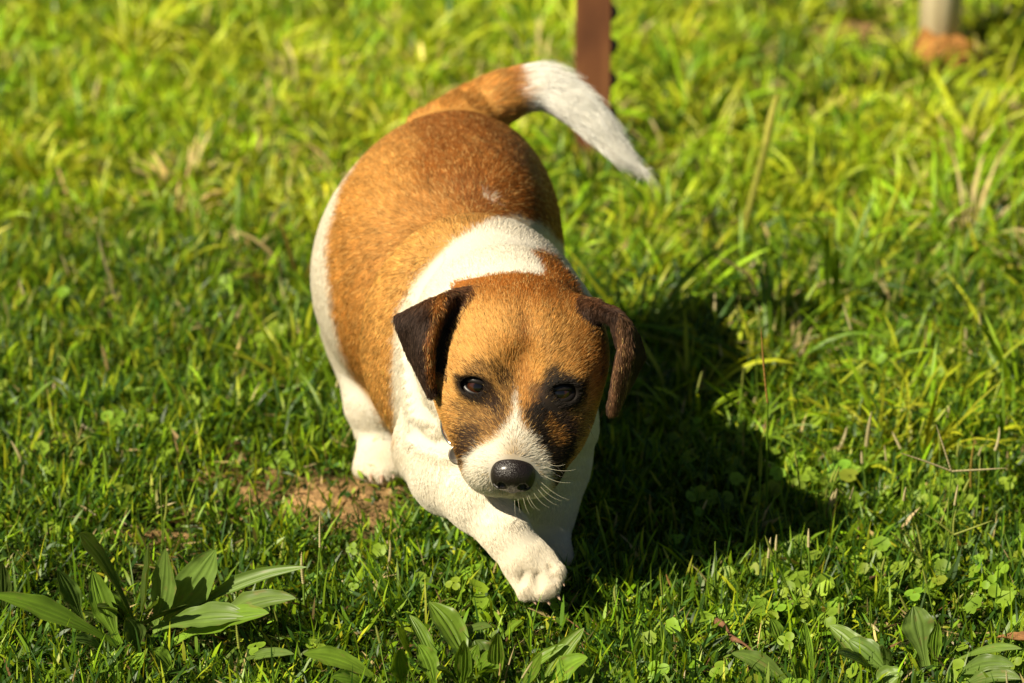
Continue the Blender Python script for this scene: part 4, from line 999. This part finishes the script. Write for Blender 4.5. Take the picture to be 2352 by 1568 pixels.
plantain((311, 1433), "large ribbed plantain rosette with broad leaves at the lower left", [
    ((306, 1425), (182, 1224), 44, .006, .085, .012, dict(narrow=.25, wpos=.82, col=P_G * .85)),
    ((352, 1440), (380, 1258), 66, .006, .070, .0, dict(roll=.1)),
    ((320, 1440), (341, 1250), 34, .006, .072, .0, dict(col=P_G * .6, roll=.9)),
    ((385, 1430), (496, 1262), 88, .006, .060, .004, dict(roll=-.35)),
    ((400, 1425), (706, 1302), 40, .006, .050, .014, dict(cup=.5)),
    ((350, 1450), (576, 1420), 70, .008, .030, .022, dict(col=P_G * 1.05)),
    ((400, 1475), (618, 1408), 66, .006, .038, .014, dict(col=P_B * 1.05)),
    ((470, 1440), (680, 1374), 60, .006, .034, .016, dict()),
    ((270, 1482), (-22, 1366), 58, .006, .055, .020, dict(col=P_B * 1.1)),
    ((275, 1480), (212, 1310), 58, .006, .050, .000, dict(col=P_B)),
    ((190, 1430), (134, 1310), 50, .006, .042, .0, dict()),
    ((300, 1425), (216, 1420), 42, .010, .012, .036, dict(col=P_B * 1.15)),
    ((318, 1500), (288, 1418), 52, .004, .026, .004, dict(col=P_G * .7)),
    ((250, 1500), (160, 1470), 40, .004, .020, .010, dict()),
    ((550, 1520), (676, 1502), 30, .004, .014, .008, dict(col=P_G * .9)),
    ((400, 1545), (352, 1495), 48, .003, .012, .008, dict(col=P_B)),
    ((310, 1440), (432, 1388), 24, .01, .036, .004, dict(col=P_G * .6, roll=.8)),
    ((8, 1400), (4, 1290), 42, .006, .04, .0, dict(col=P_G * .6)),
    ((590, 1370), (655, 1282), 22, .01, .036, .0, dict(col=P_G * .5, roll=.9))], P_G)
plantain((1065, 1570), "bright green plantain clump with upright pointed leaves at the bottom centre", [
    ((1080, 1545), (985, 1382), 74, .005, .034, .014, dict(roll=-.3)),
    ((880, 1572), (696, 1502), 50, .006, .024, .012, dict()),
    ((945, 1510), (912, 1440), 30, .006, .030, .002, dict()),
    ((930, 1580), (920, 1488), 44, .005, .036, .0, dict()),
    ((1060, 1590), (1066, 1470), 42, .010, .055, .0, dict(col=P_B * .95)),
    ((1146, 1580), (1143, 1452), 38, .006, .046, .0, dict()),
    ((1010, 1560), (940, 1412), 34, .006, .036, .012, dict(cup=.4)),
    ((1240, 1575), (1342, 1442), 42, .005, .036, .006, dict(cup=.4)),
    ((1250, 1590), (1350, 1510), 56, .005, .030, .008, dict(col=P_B * 1.2)),
    ((1110, 1560), (1090, 1470), 60, .005, .022, .010, dict(col=P_G * .7)),
    ((1180, 1560), (1300, 1478), 28, .005, .026, .006, dict()),
    ((1040, 1480), (1130, 1440), 26, .006, .024, .01, dict(col=P_G * .7)),
    ((1190, 1590), (1245, 1500), 34, .005, .03, .0, dict()),
    ((1000, 1590), (960, 1480), 46, .005, .028, .008, dict(col=P_B * 1.1)),
    ((1150, 1470), (1200, 1425), 28, .004, .02, .004, dict()),
    ((860, 1600), (760, 1555), 40, .005, .02, .01, dict())], P_B)
plantain((2040, 1560), "plantain with wide leaves among clover at the lower right", [
    ((2126, 1530), (2098, 1392), 74, .005, .036, .010, dict(col=P_G)),
    ((2150, 1535), (2155, 1430), 34, .005, .032, .002, dict(col=P_B)),
    ((2020, 1560), (1905, 1436), 52, .005, .024, .012, dict()),
    ((2060, 1575), (1950, 1470), 60, .005, .022, .014, dict()),
    ((1830, 1590), (1680, 1500), 46, .005, .022, .012, dict()),
    ((1840, 1590), (1834, 1514), 36, .005, .026, .0, dict(col=P_B * .9)),
    ((1870, 1560), (1848, 1425), 16, .005, .036, .0, dict(col=P_B * 1.5)),
    ((2190, 1520), (2348, 1490), 26, .005, .022, .012, dict()),
    ((2180, 1560), (2330, 1530), 50, .005, .020, .014, dict()),
    ((2200, 1585), (2345, 1560), 46, .005, .016, .014, dict()),
    ((1800, 1500), (1770, 1420), 34, .004, .02, .006, dict(col=P_B)),
    ((1995, 1600), (2075, 1545), 60, .004, .014, .010, dict())], P_G * .95 + P_B * .1, 2)

# ------------------------------------------------------------------ twigs and dry leaf
M_bark = mat("dead_bark", rough=.9, spec=.15)
r_, nt_ = noise_ramp(M_bark, 90, [(.3, (.07, .035, .02)), (.7, (.26, .13, .07))], 6); L(M_bark, r_.outputs[0], M_bark.node_tree.nodes["Principled BSDF"].inputs["Base Color"]); bump(M_bark, nt_.outputs[0], .8, .002)
def twig(a, b, r, label):
    A_, B_ = atz(a[0], a[1], .020), atz(b[0], b[1], .016); t = np.linspace(0, 1, 18)
    P = A_ + (B_ - A_) * t[:, None] + np.stack([np.sin(t * 9) * .0012, np.cos(t * 7) * .001, np.sin(t * 12) * .0012], 1)
    V, F = tube(P, r * (.7 + .3 * np.sin(t * 14 + 1)) * (1 - .5 * t), 8)
    return tag(mesh_np("twig", V, F, M_bark, origin=A_), label, "twig")
twig((1645, 1428), (1738, 1506), .0032, "flat brown strip of dead bark lying in the turf at the bottom right of centre")
twig((1998, 1330), (2070, 1310), .0012, "thin dry twig among the clover left of the four-fingered stalk")
dl = atz(2330, 1470, .012); o = empty("fallen_leaf", dl, "dry brown leaf on the turf at the right edge beside the plantain", "leaf")
plant_leaf(o, dl, (2290, 1462), (2372, 1472), 34, .010, .020, .004, col=np.array([.34, .17, .07]))
